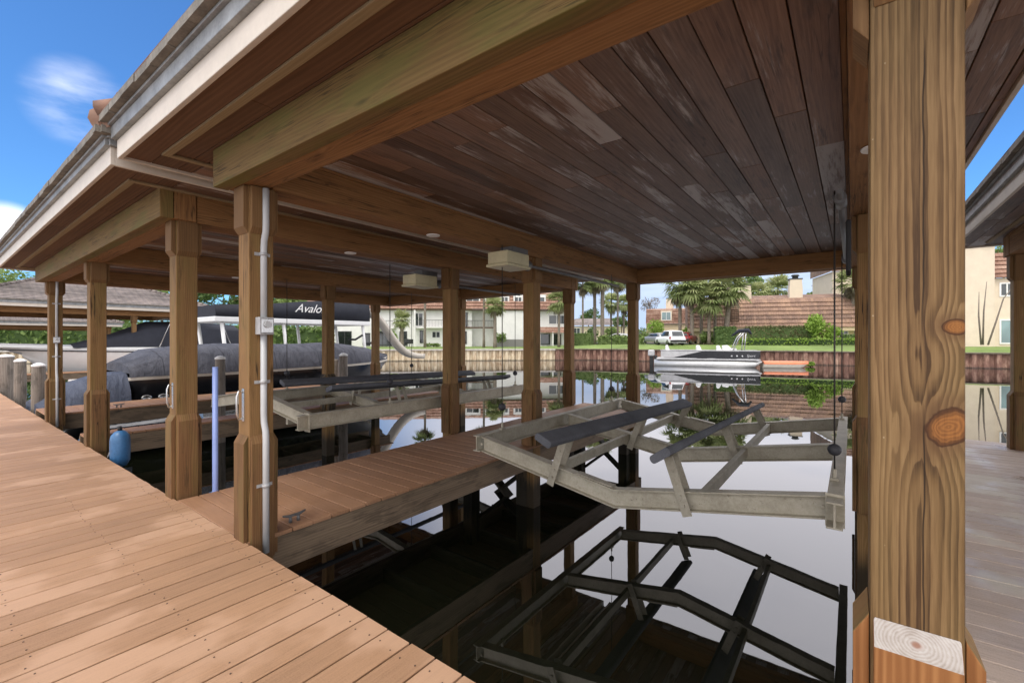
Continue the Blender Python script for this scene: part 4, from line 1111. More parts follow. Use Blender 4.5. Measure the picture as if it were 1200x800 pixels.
def palm(name, label, px, d, ycrown, ybase, rad, skirt=False, q=.19, group='palm trees on the far bank', lean=0.0, nf=40, dead=6, only_trunk=False):
    base = at(px, d, 0); base.z = zof(ybase, d)
    top = V((base.x+lean, base.y, zof(ycrown, d)))
    t = thing(name, label, 'palm tree', base, 0, group)
    m = MB(); n = 9; pts = []; rads = []
    for i in range(n):
        f = i/(n-1); p = base.lerp(top, f)+V((lean*.25*math.sin(f*3.1), 0, 0)); pts.append(p-EZ*(.25 if i == 0 else 0)); rads.append(q*(1.35 if i == 0 else 1.0-.12*f+.06*(i % 2)))
    m.tube(pts, rads, 9); m.build('trunk', M['trunk'], t)
    m = MB(); md = MB()
    def frond(mm, el, az, L, fan, rlo, rhi):
        d = V((math.cos(az)*math.cos(el), math.sin(az)*math.cos(el), math.sin(el)))
        s = d.cross(EZ); s = s.normalized() if s.length > .05 else EX
        u = s.cross(d)
        droop = rnd.uniform(.15, .4)
        hub = top+d*L*.42-EZ*(droop*.1*L)
        pw = .02
        k = len(mm.v); mm.v += [top-s*pw, top+s*pw, hub+s*pw, hub-s*pw]; mm.face([k, k+1, k+2, k+3], None, None, 0, rlo, False, [(0, 0), (1, 0), (1, 1), (0, 1)])
        nb = 14
        r = rnd.uniform(rlo, rhi)
        for j in range(nb):
            a = (j/(nb-1)-.5)*fan; w = L*.045
            dd = (d*math.cos(a)+s*math.sin(a))
            l = L*.62*(1-.25*abs(a)/(fan/2+.01))*rnd.uniform(.85, 1.1)
            mid = hub+dd*l*.55+u*rnd.uniform(-.05, .05)*L; tip = hub+dd*l-EZ*(droop*l*rnd.uniform(.6, 1.3))
            side = (dd.cross(u)).normalized()*w
            k = len(mm.v); mm.v += [hub, mid-side, tip, mid+side]
            mm.face([k, k+1, k+2, k+3], None, None, 0, min(1, max(0, r+rnd.uniform(-.1, .1))), False, [(0, 0), (1, 0), (1, 1), (0, 1)])
    for i in range(nf):
        el = rnd.uniform(-.85, 1.45); frond(m, el, i*2.399+rnd.uniform(-.3, .3), rad*rnd.uniform(.8, 1.1), 3.3, .3+.2*max(0, el), .75+.2*max(0, el))
    if not only_trunk: m.build('crown', M['leaf_palm'], t)
    for i in range(dead*(4 if skirt else 1)):
        frond(md, rnd.uniform(-1.45, -.9), rnd.uniform(0, 6.28), rad*rnd.uniform(.6, .95), 1.6, .1, .9)
    if dead and not only_trunk: md.build('dry_fronds', M['leaf_skirt'], t)
    return t
def hedge(name, label, p0, p1, depth, h, leafm, group=None, cat='hedge', dens=70, size=.22, wob=.06):
    """clipped hedge between two ground points"""
    p0, p1 = V(p0), V(p1); d = p1-p0; L = d.length; d.normalize(); s = V((-d.y, d.x, 0))
    t = thing(name, label, cat, (p0+p1)/2, 0, group)
    m = MB(); m.bar(p0+EZ*(h*.46), p1+EZ*(h*.46), depth*.82, h*.92); m.build('inner_core', M['leaf_dark'], t)  # solid dark box filling the hedge behind the leaf cards
    m = MB()
    for _ in range(int(L*(h*2+depth)*dens)):
        u = rnd.uniform(-.02, L+.02); k = rnd.random()
        if k < .55*h/(h+depth)+.2: p = p0+d*u+s*(rnd.choice((-1, 1))*depth*.46)+EZ*rnd.uniform(0, h)
        elif k < .92: p = p0+d*u+s*rnd.uniform(-.5, .5)*depth+EZ*h*.97
        else: p = p0+d*rnd.choice((0, L))+s*rnd.uniform(-.5, .5)*depth+EZ*rnd.uniform(0, h)
        p = p+V((rnd.gauss(0, wob), rnd.gauss(0, wob), rnd.gauss(0, wob)))
        a = V((rnd.gauss(0, 1), rnd.gauss(0, 1), rnd.gauss(0, 1))).normalized(); b = a.cross(V((rnd.gauss(0, 1), rnd.gauss(0, 1), rnd.gauss(0, 1)))).normalized(); q = size*rnd.uniform(.6, 1.3)
        kk = len(m.v); m.v += [p-a*q*.5, p+b*q*.35, p+a*q*.5, p-b*q*.35]
        m.face([kk, kk+1, kk+2, kk+3], None, None, 0, rnd.uniform(.05, .95), False, [(0, 0), (1, 0), (1, 1), (0, 1)])
    m.build('foliage', M[leafm], t)
    return t
def bush(label, px, d, ytop, ybase, rpx, leafm, n=700, size=.25, group='loose shrubs on the far bank'):
    base = at(px, d, zof(ybase, d)); H = zof(ytop, d)-base.z; rr = rpx*d/F
    t = thing('shrub', label, 'shrub', base, 0, group)
    m = MB()
    for i in range(5): m.tube([base, base+V((rnd.uniform(-.4, .4)*rr, rnd.uniform(-.4, .4)*rr, H*.7))], [.04, .015], 5)
    m.build('stems', M['trunk_brown'], t)
    m = MB()
    for i in range(6):
        c = base+V((rnd.uniform(-.6, .6)*rr, rnd.uniform(-.6, .6)*rr, H*rnd.uniform(.3, .75)))
        sh = rnd.uniform(-.15, .2)
        leafcards(m, c, rr*.55, rr*.55, H*.32, n//6, size, lo=.2+sh, hi=.85+sh)
    m.build('foliage', M[leafm], t); return t

# ================================================================ houses
class Fac:
    def __init__(s, pa, da, pb, db):
        s.a = at(pa, da); s.b = at(pb, db); s.d = (s.b-s.a); s.L = s.d.length; s.d.normalize()
        s.n = V((s.d.y, -s.d.x, 0))
        if s.n.dot(-s.a) < 0: s.n = -s.n
    def sp(s, px):                       # run along the facade seen at this picture column
        r = (px-CX)/F; ray = cw(r, 1.0)
        den = ray.x*s.d.y-ray.y*s.d.x
        k = (s.a.x*s.d.y-s.a.y*s.d.x)/den
        p = ray*k; return (p-s.a).dot(s.d), k
    def z(s, px, y): return zof(y, s.sp(px)[1])
    def P(s, u, out, z): return s.a+s.d*u+s.n*out+EZ*z
    def box(s, m, u0, u1, z0, z1, t0, t1, **k):
        m.prism([(u0, t0), (u1, t0), (u1, t1), (u0, t1)], s.P(0, 0, z0), s.d, s.n, EZ, z1-z0, ua=s.d if 'ua' not in k else k.pop('ua'), **k)
    def window(s, par, x0, x1, y0, y1, frame='white_paint', gl='glass', off=0.0, mull=1, name='window', fw=.09):
        u0, u1 = s.sp(x0)[0], s.sp(x1)[0]; xm = (x0+x1)/2; z0, z1 = s.z(xm, y1), s.z(xm, y0)
        m = MB(); w = fw
        s.box(m, u0, u1, z0, z0+w, off+.003, off+.07); s.box(m, u0, u1, z1-w, z1, off+.003, off+.07)
        s.box(m, u0, u0+w, z0+w, z1-w, off+.003, off+.07); s.box(m, u1-w, u1, z0+w, z1-w, off+.003, off+.07)
        for i in range(mull):
            c = u0+(u1-u0)*(i+1)/(mull+1); s.box(m, c-w*.4, c+w*.4, z0+w, z1-w, off+.003, off+.06)
        f = m.build(name, M[frame], par)
        m = MB(); s.box(m, u0+w*.8, u1-w*.8, z0+w*.8, z1-w*.8, off+.004, off+.03); m.build('pane', M[gl], f)
        return f
def mansard(m, fc, u0, u1, z0, z1, back, n, mi=0, out=.25):
    slope_tiles(m, fc.P(u0, out, z0), fc.P(u1, out, z0), fc.P(u0, -back, z1), fc.P(u1, -back, z1), n, mi, step=.13)

# white apartment row on the left bank
fc = Fac(395, 68, 664, 71)
t = thing('apartment_building', 'long white two storey apartment building with red tile mansard, balconies and dormers across the water', 'building', fc.P(fc.L/2, 0, .3))
m = MB()
uS = [fc.sp(x)[0] for x in (360, 553, 579, 616, 664)]
zt = fc.z(520, 362)
fc.box(m, uS[0], uS[1], -.3, zt, -10, 0)
fc.box(m, uS[1], uS[2], -.3, zt, -10, -1.6)
fc.box(m, uS[2], uS[3], -.3, zt, -10, .5)
fc.box(m, uS[3], uS[4], -.3, zt, -10, -.2)
m.build('wall', M['stucco_white'], t)
m = MB(); mansard(m, fc, uS[0], uS[4]+.3, zt-.05, fc.z(600, 340), 1.6, 6, out=.75)
z2 = fc.z(600, 340)
k = len(m.v); m.v += [fc.P(uS[0], -1.6, z2), fc.P(uS[4]+.3, -1.6, z2), fc.P(uS[4]+.3, -10, z2+.6), fc.P(uS[0], -10, z2+.6)]; m.face([k, k+1, k+2, k+3], fc.d, (0, 0))
m.build('roof', M['tile_red'], t)
m = MB(); fc.box(m, uS[0], uS[4]+.25, zt-.22, zt-.06, .002, .72); m.build('eave_board', M['brown_trim'], t)
for x0, x1 in ((545, 563), (568, 576), (586, 597), (602, 613), (630, 640)):          # dormers
    u0, u1 = fc.sp(x0)[0], fc.sp(x1)[0]; m = MB(); xm = (x0+x1)/2
    fc.box(m, u0, u1, fc.z(xm, 358), fc.z(xm, 345), -3.0, -.25); d = m.build('dormer', M['stucco_white'], t)
    fw_ = fc.window(t, x0+1.2, x1-1.2, 347.5, 356, off=-.24, mull=1 if x1-x0 > 10 else 0)
for (x0, x1, y0, y1, mu) in ((420, 436, 366, 373, 1), (441, 462, 388, 405.5, 2), (462, 476, 367, 373, 1), (468, 477, 388, 405, 0), (485, 496, 366.5, 382, 1), (492, 496, 387, 402, 0), (506, 516, 388, 396, 1), (425, 440, 390, 405, 1), (396, 412, 388, 405, 1)):
    fc.window(t, x0, x1, y0, y1, mull=mu, frame='rail' if y1 > 400 else 'white_paint')
for (x0, x1, y0, y1) in ((545.5, 548, 366, 383), (544, 547, 388, 403)):
    fc.window(t, x0, x1, y0, y1, mull=0, frame='rail')
fc.window(t, 643, 662, 369, 380, mull=1, off=-.2)
for (x0, x1, y, dpt) in ((437, 464, 383.5, 1.1), (485, 499, 383, .9), (499, 520, 382.8, 1.1), (544, 578, 383, .2)):
    u0, u1 = fc.sp(x0)[0], fc.sp(x1)[0]; xm = (x0+x1)/2; z = fc.z(xm, y); m = MB()
    fc.box(m, u0, u1, z-.22, z, .004, dpt); b = m.build('balcony', M['stucco_white'] if x0 < 540 else M['brown_trim'], t)
    m = MB(); fc.box(m, u0, u1, z+.95, z+1.02, dpt-.08, dpt-.03)
    kx = u0
    while kx < u1: fc.box(m, kx, kx+.035, z, z+.95, dpt-.07, dpt-.04, ua=EZ); kx += .22
    m.build('railing', M['rail'], b)
m = MB(); u0, u1 = fc.sp(630)[0], fc.sp(661)[0]
slope_tiles(m, fc.P(u0, 1.6, fc.z(645, 390)), fc.P(u1, 1.6, fc.z(645, 390)), fc.P(u0, -.1, fc.z(645, 383)), fc.P(u1, -.1, fc.z(645, 383)), 4); m.build('porch_roof', M['tile_red'], t)
for x in (631, 646, 660):
    u = fc.sp(x)[0]; m = MB(); fc.box(m, u-.1, u+.1, -.3, fc.z(x, 389), 1.3, 1.5, ua=EZ); m.build('porch_post', M['stucco_white'], t)
fc.window(t, 633, 645, 391, 404, mull=0, frame='rail', off=-.2); fc.window(t, 647, 658, 391, 404, mull=0, frame='rail', off=-.2)
for x in (437, 487): 
    u = fc.sp(x)[0]; m = MB(); fc.box(m, u-.12, u+.12, -.3, zt-.25, .9, 1.14, ua=EZ); m.build('column', M['stucco_white'], t)
m = MB(); u0, u1 = fc.sp(579)[0], fc.sp(616)[0]; fc.box(m, u0, u1+1, -.3, fc.z(600, 397.5), 2.4, 2.6); 
tg = thing('garden_wall', 'low dark garden wall in front of the windowless white facade', 'wall', fc.P((u0+u1)/2, 2.5, .3)); m.build('wall', M['moss'], tg)

# long low house with the brown tile mansard on the right bank
fr_ = Fac(803, 63.5, 1003, 57)
t = thing('mansard_house', 'long house with a tall brown tile mansard roof and two cream chimneys behind the hedge', 'house', fr_.P(fr_.L/2, 0, .8))
u0, u1 = fr_.sp(806)[0], fr_.sp(1006)[0]
ze = fr_.z(880, 384); zr = fr_.z(880, 350)
m = MB(); fr_.box(m, u0+.3, u1-.3, .2, ze+.02, -9, -.5); m.build('wall', M['stucco_sand'], t)
m = MB(); fr_.box(m, u0, u1, ze-.45, ze-.02, -.6, .28); m.build('fascia', M['stucco_sand'], t)
m = MB(); mansard(m, fr_, u0, u1, ze, zr, 1.5, 7, out=.3)
e1, e2 = fr_.P(u0, .3, ze), fr_.P(u0, -1.5, zr); e3, e4 = fr_.P(u0, -9, zr), fr_.P(u0, -9, ze)
for q in ((e1, e2, e3, e4),):
    k = len(m.v); m.v += list(q); m.face([k, k+1, k+2, k+3], -fr_.n, (0, 0))
e1, e2 = fr_.P(u1, .3, ze), fr_.P(u1, -1.5, zr); e3, e4 = fr_.P(u1, -9, zr), fr_.P(u1, -9, ze)
k = len(m.v); m.v += [e4, e3, e2, e1]; m.face([k, k+1, k+2, k+3], -fr_.n, (0, 0))
slope_tiles(m, fr_.P(u0, -1.5, zr), fr_.P(u1, -1.5, zr), fr_.P(u0+1, -4.5, fr_.z(880, 346)+.3), fr_.P(u1-1, -4.5, fr_.z(880, 346)+.3), 3)
m.build('roof', M['tile_brown'], t)
m = MB(); a, b = fr_.sp(856)[0], fr_.sp(866)[0]; fr_.box(m, a, b, fr_.z(861, 379), fr_.z(861, 362), -1.4, .05)
dm = m.build('dormer', M['brown_trim'], t)
m = MB()
for i in range(7): z = fr_.z(861, 378)+i*.25; fr_.box(m, a+.1, b-.1, z, z+.1, .052, .1)
m.build('louvre', M['tile_brown'], dm)
def chimney(fcx, par, x, y0, y1, w, dep=-3.0, pot=True):
    u, kd = fcx.sp(x); m = MB(); z0, z1 = fcx.z(x, y1)-1, fcx.z(x, y0)
    hw = w/2*kd/F
    fcx.prism_ = None
    m.prism([(-hw, z0), (hw, z0), (hw, z1-.35*(z1-z0)), (hw*.88, z1), (-hw*.88, z1), (-hw, z1-.35*(z1-z0))], fcx.P(u, dep, 0), fcx.d, EZ, fcx.n, 1.0, ua=EZ)
    c = m.build('chimney', M['stucco_cream'], par)
    m = MB(); fcx.box(m, u-hw*1.0, u+hw*1.0, z1+.003, z1+.14, dep-.05, dep+1.05)
    if pot: m.lathe([(.36, z1+.14), (.36, z1+.45), (.52, z1+.48), (.40, z1+.68)], fcx.P(u, dep+.5, 0), 10)
    m.build('chimney_cap', M['rail'], c)
chimney(fr_, t, 876, 333, 352, 14); chimney(fr_, t, 938, 325, 352, 14)
fr_.window(t, 985, 996, 387, 400, off=-.49, mull=1)
for x in (823, 838): fr_.window(t, x, x+9, 386, 398, off=-.49, mull=0, gl='glass')

# taller cream block at the right rear
ft = Fac(972, 63, 1080, 60)
t = thing('cream_tower_house', 'tall cream stucco house with a tile cap, rising behind the mansard roof', 'house', ft.P(2, 0, .8))
u0, u1 = ft.sp(976)[0], ft.sp(1062)[0]
m = MB(); ft.box(m, u0, u1, .2, ft.z(985, 318), -8, 0); m.build('wall', M['stucco_cream'], t)
m = MB(); mansard(m, ft, u0-.3, u1, ft.z(985, 318), ft.z(985, 300), 1.2, 5, out=.3)
k = len(m.v); m.v += [ft.P(u0-.3, .3, ft.z(985, 318)), ft.P(u0-.3, -1.2, ft.z(985, 300)), ft.P(u0-.3, -8, ft.z(985, 300)), ft.P(u0-.3, -8, ft.z(985, 318))]; m.face([k, k+1, k+2, k+3], -ft.n, (0, 0))
m.build('roof', M['tile_brown'], t)
ft.window(t, 1010, 1018, 335, 345)

# cream house at the right edge
fe = Fac(1118, 45.5, 1240, 43)
t = thing('cream_house', 'cream stucco house with steep tile roof seen between the knotty post and the right edge', 'house', fe.P(5, 0, .8))
u0, u1 = fe.sp(1112)[0], fe.sp(1235)[0]
u2, u3 = fe.sp(1161)[0], fe.sp(1164)[0]
m = MB(); fe.box(m, u0, u2, .2, fe.z(1150, 287), -8, .6); fe.box(m, u2+.01, u1, .2, fe.z(1170, 326), -8, 0)
fe_w = m.build('wall', M['stucco_cream'], t)
m = MB(); mansard(m, fe, u2+.02, u1, fe.z(1170, 326), fe.z(1170, 294), 1.4, 6, out=.3); 
m.build('roof', M['tile_red'], t)
m = MB(); fe.box(m, u0-.2, u2+.2, fe.z(1150, 287)+.003, fe.z(1150, 283), -8, .9); m.build('parapet', M['stucco_cream'], t)
fe.window(t, 1171, 1189, 331, 347.5, mull=1, fw=.13); fe.window(t, 1171, 1188, 374, 403, mull=0, gl='glass_teal', fw=.13)
for (pl, lab) in (([(1150, 404), (1147, 370), (1147.5, 342)], 'leftmost thin bare stem in front of the cream house'), ([(1152, 404), (1153, 365), (1156.5, 330)], 'thin bare stem leaning right, second in front of the cream house'), ([(1158, 404), (1168, 375), (1176, 350), (1189, 333)], 'bent bare branch crossing the window of the cream house')):
    d = 41.0; b = at(pl[0][0], d, zof(pl[0][1], d)); t2 = thing('bare_stem', lab, 'plant', b, 0, 'bare stems in front of the cream house')
    m = MB(); m.tube([at(x, d, zof(y, d)) for x, y in pl], [.075, .065, .05, .02] if len(pl) == 4 else [.075, .06, .02], 7); m.build('stem', M['trunk'], t2)

# red tile house in the middle, far low house
fm = Fac(755, 92, 842, 86)
t = thing('red_tile_house', 'red tile clad house with one white framed window beyond the parked cars', 'house', fm.P(4, 0, .8))
u0, u1 = fm.sp(757)[0], fm.sp(836)[0]
m = MB(); fm.box(m, u0, u1, .2, fm.z(790, 379), -9, -.3); m.build('wall', M['stucco_sand'], t)
m = MB(); mansard(m, fm, u0, u1, fm.z(790, 379), fm.z(790, 361), .5, 8, out=.1); 
k = len(m.v); z = fm.z(790, 361); m.v += [fm.P(u0, -.5, z), fm.P(u1, -.5, z), fm.P(u1, -9, z+.3), fm.P(u0, -9, z+.3)]; m.face([k, k+1, k+2, k+3], fm.d, (0, 0))
m.build('roof', M['tile_red'], t)
m = MB(); a, b = fm.sp(774.5)[0], fm.sp(787.5)[0]; fm.box(m, a, b, fm.z(781, 376), fm.z(781, 364), -.6, .06); m.build('window_box', M['stucco_cream'], t)
fm.window(t, 775.5, 786.5, 365.5, 375, off=.06, gl='glass_teal')
chimney(fm, t, 783, 349, 362, 8, pot=False)
fl = Fac(655, 118, 748, 112)
t = thing('low_house', 'low house with a greyish tile roof seen between palm trunks', 'house', fl.P(6, 0, .8))
u0, u1 = fl.sp(662)[0], fl.sp(740)[0]
m = MB(); fl.box(m, u0+.5, u1-.5, .2, fl.z(700, 382), -10, -.6); m.build('wall', M['stucco_cream'], t)
m = MB(); slope_tiles(m, fl.P(u0, .3, fl.z(700, 381)), fl.P(u1, .3, fl.z(700, 381)), fl.P(u0+2, -5, fl.z(700, 372)), fl.P(u1-2, -5, fl.z(700, 372)), 7)
k = len(m.v); m.v += [fl.P(u0, .3, fl.z(700, 381)), fl.P(u0+2, -5, fl.z(700, 372)), fl.P(u0, -10, fl.z(700, 381))]; m.face([k, k+1, k+2], fl.d, (0, 0))
k = len(m.v); m.v += [fl.P(u1, .3, fl.z(700, 381)), fl.P(u1-2, -5, fl.z(700, 372)), fl.P(u1, -10, fl.z(700, 381))]; m.face([k, k+1, k+2], fl.d, (0, 0))
m.build('roof', M['tile_grey'], t)
fl.window(t, 672, 680, 384, 391); fl.window(t, 690, 698, 384, 391)

# ---------------------------------------------------------------- palms and trees
P_ = [
 (471, 62, 374, 406.5, 1.7, 'short palm with a light crown in front of the white balcony wall', dict(q=.24)),
 (498, 62, 318, 406.5, 2.0, 'tall palm whose crown is hidden, left of the second balcony', dict(q=.17)),
 (540, 61, 318, 407, 2.0, 'tall palm trunk just right of the timber post, before the white facade', dict(q=.26)),
 (567, 61, 322, 406.5, 1.9, 'slim dark palm trunk before the recessed balcony', dict(q=.16)),
 (580, 60, 357, 407, 1.9, 'palm with a small green crown below the dormers', dict(q=.23)),
 (655, 60, 352, 405, 2.2, 'palm with a loose pale crown at the right end of the white building', dict(q=.17)),
 (683, 64, 332, 404, 2.0, 'thin tall palm left of the tall pair', dict(q=.14, skirt=True)),
 (697, 66, 325, 404, 2.6, 'tall palm with a hanging dry skirt, left of the tall pair', dict(q=.24, skirt=True)),
 (706, 65, 322, 404, 2.7, 'tall palm with a hanging dry skirt, right of the tall pair', dict(q=.28, skirt=True)),
 (716, 88, 354, 397, 2.7, 'medium palm behind the hedge, left of two', dict(q=.2)),
 (731, 92, 356, 397, 2.5, 'medium palm behind the hedge, right of two', dict(q=.2)),
 (724, 70, 326, 403, 2.4, 'tall leaning palm with hanging dry fronds above the hedge', dict(q=.16, skirt=True)),
 (797, 59, 334, 402, 3.0, 'leftmost palm of the dense cluster beside the brown mansard', dict(q=.22)),
 (811, 57.5, 338, 402, 2.9, 'pale trunked palm in the middle of the dense cluster', dict(q=.24)),
 (831, 56.5, 350, 402, 2.8, 'dark trunked palm with drooping fronds in the dense cluster', dict(q=.2)),
 (849, 56.5, 337, 402, 3.1, 'leaning palm rising over the left end of the mansard', dict(q=.3, lean=.5)),
 (822, 61, 328, 402, 3.0, 'tallest palm at the back of the dense cluster', dict(q=.2)),
 (838, 60, 330, 402, 3.0, 'palm peeping over the back of the dense cluster', dict(q=.2)),
 (888, 77, 344, 398, 2.8, 'palm crown behind the mansard between the chimneys, left', dict(q=.2)),
 (912, 79, 339, 398, 3.4, 'bigger palm crown behind the mansard between the chimneys, right', dict(q=.2)),
 (1000, 58, 330, 398, 2.6, 'palm before the cream tower, partly behind the lift cables', dict(q=.2, skirt=True)),
]
for x, d, yc, yb, rad, lab, kw in P_:
    palm('palm_tree', lab, x, d, yc, yb, rad, **kw)
TG = 'broadleaf trees on the far bank'
tree('broadleaf_tree', 'dark round tree rising above the mansard left chimney', 889, 95, 318, 396, 22, 'leaf_dark', 2200, .6, group=TG)
tree('broadleaf_tree', 'yellow green tree right of the second chimney', 962, 88, 322, 396, 17, 'leaf_mid', 1800, .5, group=TG)
tree('broadleaf_tree', 'bushy tree behind the palm cluster', 860, 92, 326, 396, 18, 'leaf_mid', 1600, .6, group=TG)
tree('grey_tree', 'grey mossy bare tree left of the red tile house', 762, 100, 344, 394, 12, 'moss', 700, .3, group=TG)
tree('broadleaf_tree', 'dark small tree behind the low hedge and white car', 728, 100, 366, 395, 10, 'leaf_dark', 900, .4, group=TG)
tree('broadleaf_tree', 'pale bushy tree beyond the far left roofs', 20, 75, 322, 392, 45, 'leaf_mid', 2600, .55, group=TG)
tree('broadleaf_tree', 'dark tree mass behind the far left boats', 190, 70, 335, 400, 50, 'leaf_mid', 2600, .55, group=TG)
tree('broadleaf_tree', 'leafy tree behind the pontoon canopy at left', 262, 72, 330, 402, 35, 'leaf_dark', 2000, .55, group=TG)
tree('broadleaf_tree', 'green tree behind the right edge cream house', 1166, 62, 276, 396, 24, 'leaf_mid', 1500, .5, group=TG)
tree('broadleaf_tree', 'distant round tree behind the low house', 690, 140, 360, 392, 14, 'leaf_dark', 1000, .7, group=TG)

for k, (x, d, yt, rp, lm, lab) in enumerate(((-120, 70, 345, 60, 'leaf_mid', 'tree at the far left end of the left bank row'), (-45, 74, 350, 40, 'leaf_dark', 'dark tree second in the row behind the far left roofs'), (70, 78, 356, 40, 'leaf_dark', 'dark bushy tree seen under the far left roof edge'), (120, 72, 350, 36, 'leaf_mid', 'mid green tree behind the dark boat canopy'), (330, 74, 340, 34, 'leaf_mid', 'mid green tree left of the white apartment building'))):
    tree('broadleaf_tree', lab, x, d, yt, 405, rp, lm, 2200, .6, group=TG)
HG = 'clipped hedges on the far bank'
def hpx(x0, d0, x1, d1, yb): return at(x0, d0, zof(yb, d0)), at(x1, d1, zof(yb, d1))
hedge('hedge', 'long dark hedge row on the left bank behind the boats', *hpx(-150, 60, 385, 62, 407), 2.5, 2.6, 'leaf_hedge', HG, dens=12, size=.6, wob=.25)
hedge('hedge', 'square clipped hedge block right of the tall palms', *hpx(674, 64, 694, 63, 404.5), 2.0, 1.6, 'leaf_hedge', HG)
hedge('hedge', 'low uneven hedge in front of the white car', *hpx(702, 62, 752, 59, 404), 1.3, 1.05, 'leaf_mid', HG, wob=.12, size=.3)
hedge('hedge', 'tall clipped hedge block at the left end of the mansard house', *hpx(838, 56.2, 862, 55.6, 403.5), 1.5, 2.15, 'leaf_hedge', HG)
hedge('hedge', 'browning clipped hedge wall below the mansard roof', *hpx(874, 55.4, 956, 52.4, 403), 1.3, 2.1, 'leaf_brownhedge', HG)
hedge('hedge', 'low bright border hedge along the right lawn', *hpx(868, 52.5, 1004, 47.6, 404), .7, .6, 'leaf_lime', HG, wob=.1)
hedge('hedge', 'dark clipped hedge at the foot of the cream house wall', *hpx(985, 50.5, 1012, 49.5, 403), 1.0, 1.0, 'leaf_hedge', HG)
bush('bright lime green bush before the mansard house', 966, 51, 368, 403.5, 17, 'leaf_lime', 1500, .3)
bush('loose bush left of the mansard hedge', 826, 57.5, 386, 403.5, 10, 'leaf_mid', 700)
bush('bright bush in front of the grey tree', 768, 74, 375, 402, 13, 'leaf_lime', 900, .35)
bush('green bush left of the parked cars', 752, 66, 384, 404, 10, 'leaf_mid', 700)
bush('yellowish undergrowth below the palm cluster, left', 806, 66, 380, 402, 12, 'leaf_lime', 800, .35)
bush('yellowish undergrowth below the palm cluster, right', 832, 64, 382, 402, 10, 'leaf_mid', 700, .35)
bush('bush behind the white car', 713, 84, 382, 396, 14, 'leaf_mid', 700, .35)
bush('small bush right of the square hedge', 694, 80, 384, 397, 9, 'leaf_dark', 500, .35)
bush('rounded bush at the foot of the windowless white facade', 587, 66, 389, 402, 7, 'leaf_mid', 500)
bush('small potted bush by the patio door', 462, 66, 389, 405, 5, 'leaf_lime', 350)
bush('low bush under the white building window', 508, 66, 402, 406, 9, 'leaf_mid', 350)
bush('leafy plant floating at the end of the orange boat', 950, 40.5, 423, 430, 5, 'leaf_lime', 300, .18)

# ================================================================ cars
def car(label, px, d, yb, rz, col, group='cars parked beyond the lawn', pickup=False, name='parked_car'):
    loc = at(px, d, zof(yb, d)); t = thing(name, label, 'car', loc, rz, group)
    W, L, H = 1.0, 4.7, 1.72 if pickup else 1.45
    m = MB(); secs = []
    for y, hb, w in ((-2.35, .62, .86), (-2.28, .95, .96), (-1.2, 1.02, 1.0), (.8, 1.0, 1.0), (1.9, .92, .97), (2.3, .78, .9), (2.36, .5, .84)):
        secs.append([(-w*.92, y, .28), (-w, y, .45), (-w, y, hb*.75), (-w*.93, y, hb), (0, y, hb+.03), (w*.93, y, hb), (w, y, hb*.75), (w, y, .45), (w*.92, y, .28)])
    m.loft(secs, caps=True); m.build('body', col, t, world=False)
    m = MB(); secs = []
    prof = ((-2.2, 1.0, .80), (-1.9, H-.08, .70), (-.9, H, .72), (.1, H-.04, .70), (.95, 1.0, .80))
    for y, z, w in prof: secs.append([(-w-.08, y, .98), (-w, y, z), (0, y, z+.03), (w, y, z), (w+.08, y, .98)])
    m.loft(secs, caps=True); cab = m.build('cabin', col, t, world=False)
    m = MB(); m.quad((-.66, -2.235, 1.06), (.66, -2.235, 1.06), (.6, -1.97, H-.14), (-.6, -1.97, H-.14)); m.build('rear_window', M['glass'], cab, world=False)
    for sx in (-1, 1):
        m = MB(); m.quad((sx*.865, -1.6, 1.06), (sx*.865, .6, 1.06), (sx*.745, .05, H-.12), (sx*.745, -1.5, H-.12)); m.build('side_window', M['glass'], cab, world=False)
        m = MB(); m.box(sx*.95-.07, sx*.95+.07, -2.36, -2.2, .72, .98); m.build('tail_light', plain('red_lens', (.35, .02, .02), .3), t, world=False)
        for y in (-1.5, 1.45):
            m = MB(); m.tube([(sx*.74, y, .33), (sx*.99, y, .33)], .335, 18); w = m.build('wheel', M['black'], t, world=False)
            m = MB(); m.tube([(sx*.985, y, .33), (sx*1.0, y, .33)], .2, 12); m.build('rim', M['steel'], w, world=False)
    m = MB(); m.box(-.92, .92, -2.42, -2.25, .34, .60); m.build('bumper', M['black'], t, world=False, bevel=.03)
    m = MB(); m.box(-.26, .26, -2.435, -2.422, .62, .75); m.build('number_plate', M['white_paint'], t, world=False)
    return t
cw_ = M['white_gel']
car('white sport utility car seen from behind, parked beyond the lawn', 785, 54.5, 404, R(36.9+4), plain('white_car_paint', (.75, .75, .75), .3), pickup=True)
car('silver car parked left of the white sport utility car', 769, 60, 403, R(36.9+14), plain('silver_car_paint', (.35, .36, .37), .3, .4))
car('dark red car parked right of the white sport utility car', 804, 58, 402.5, R(36.9-35), plain('red_car_paint', (.16, .02, .02), .3))
car('black car parked at the right under the palms', 823, 66, 401.5, R(36.9-60), plain('black_car_paint', (.02, .02, .022), .3))
car('white car half hidden behind the low hedge', 721, 74, 401, R(36.9+75), plain('white_sedan_paint', (.72, .72, .72), .3))
car('grey car right of the hedge beside the post', 757, 70, 401.5, R(36.9+80), plain('grey_car_paint', (.2, .22, .24), .3, .3))

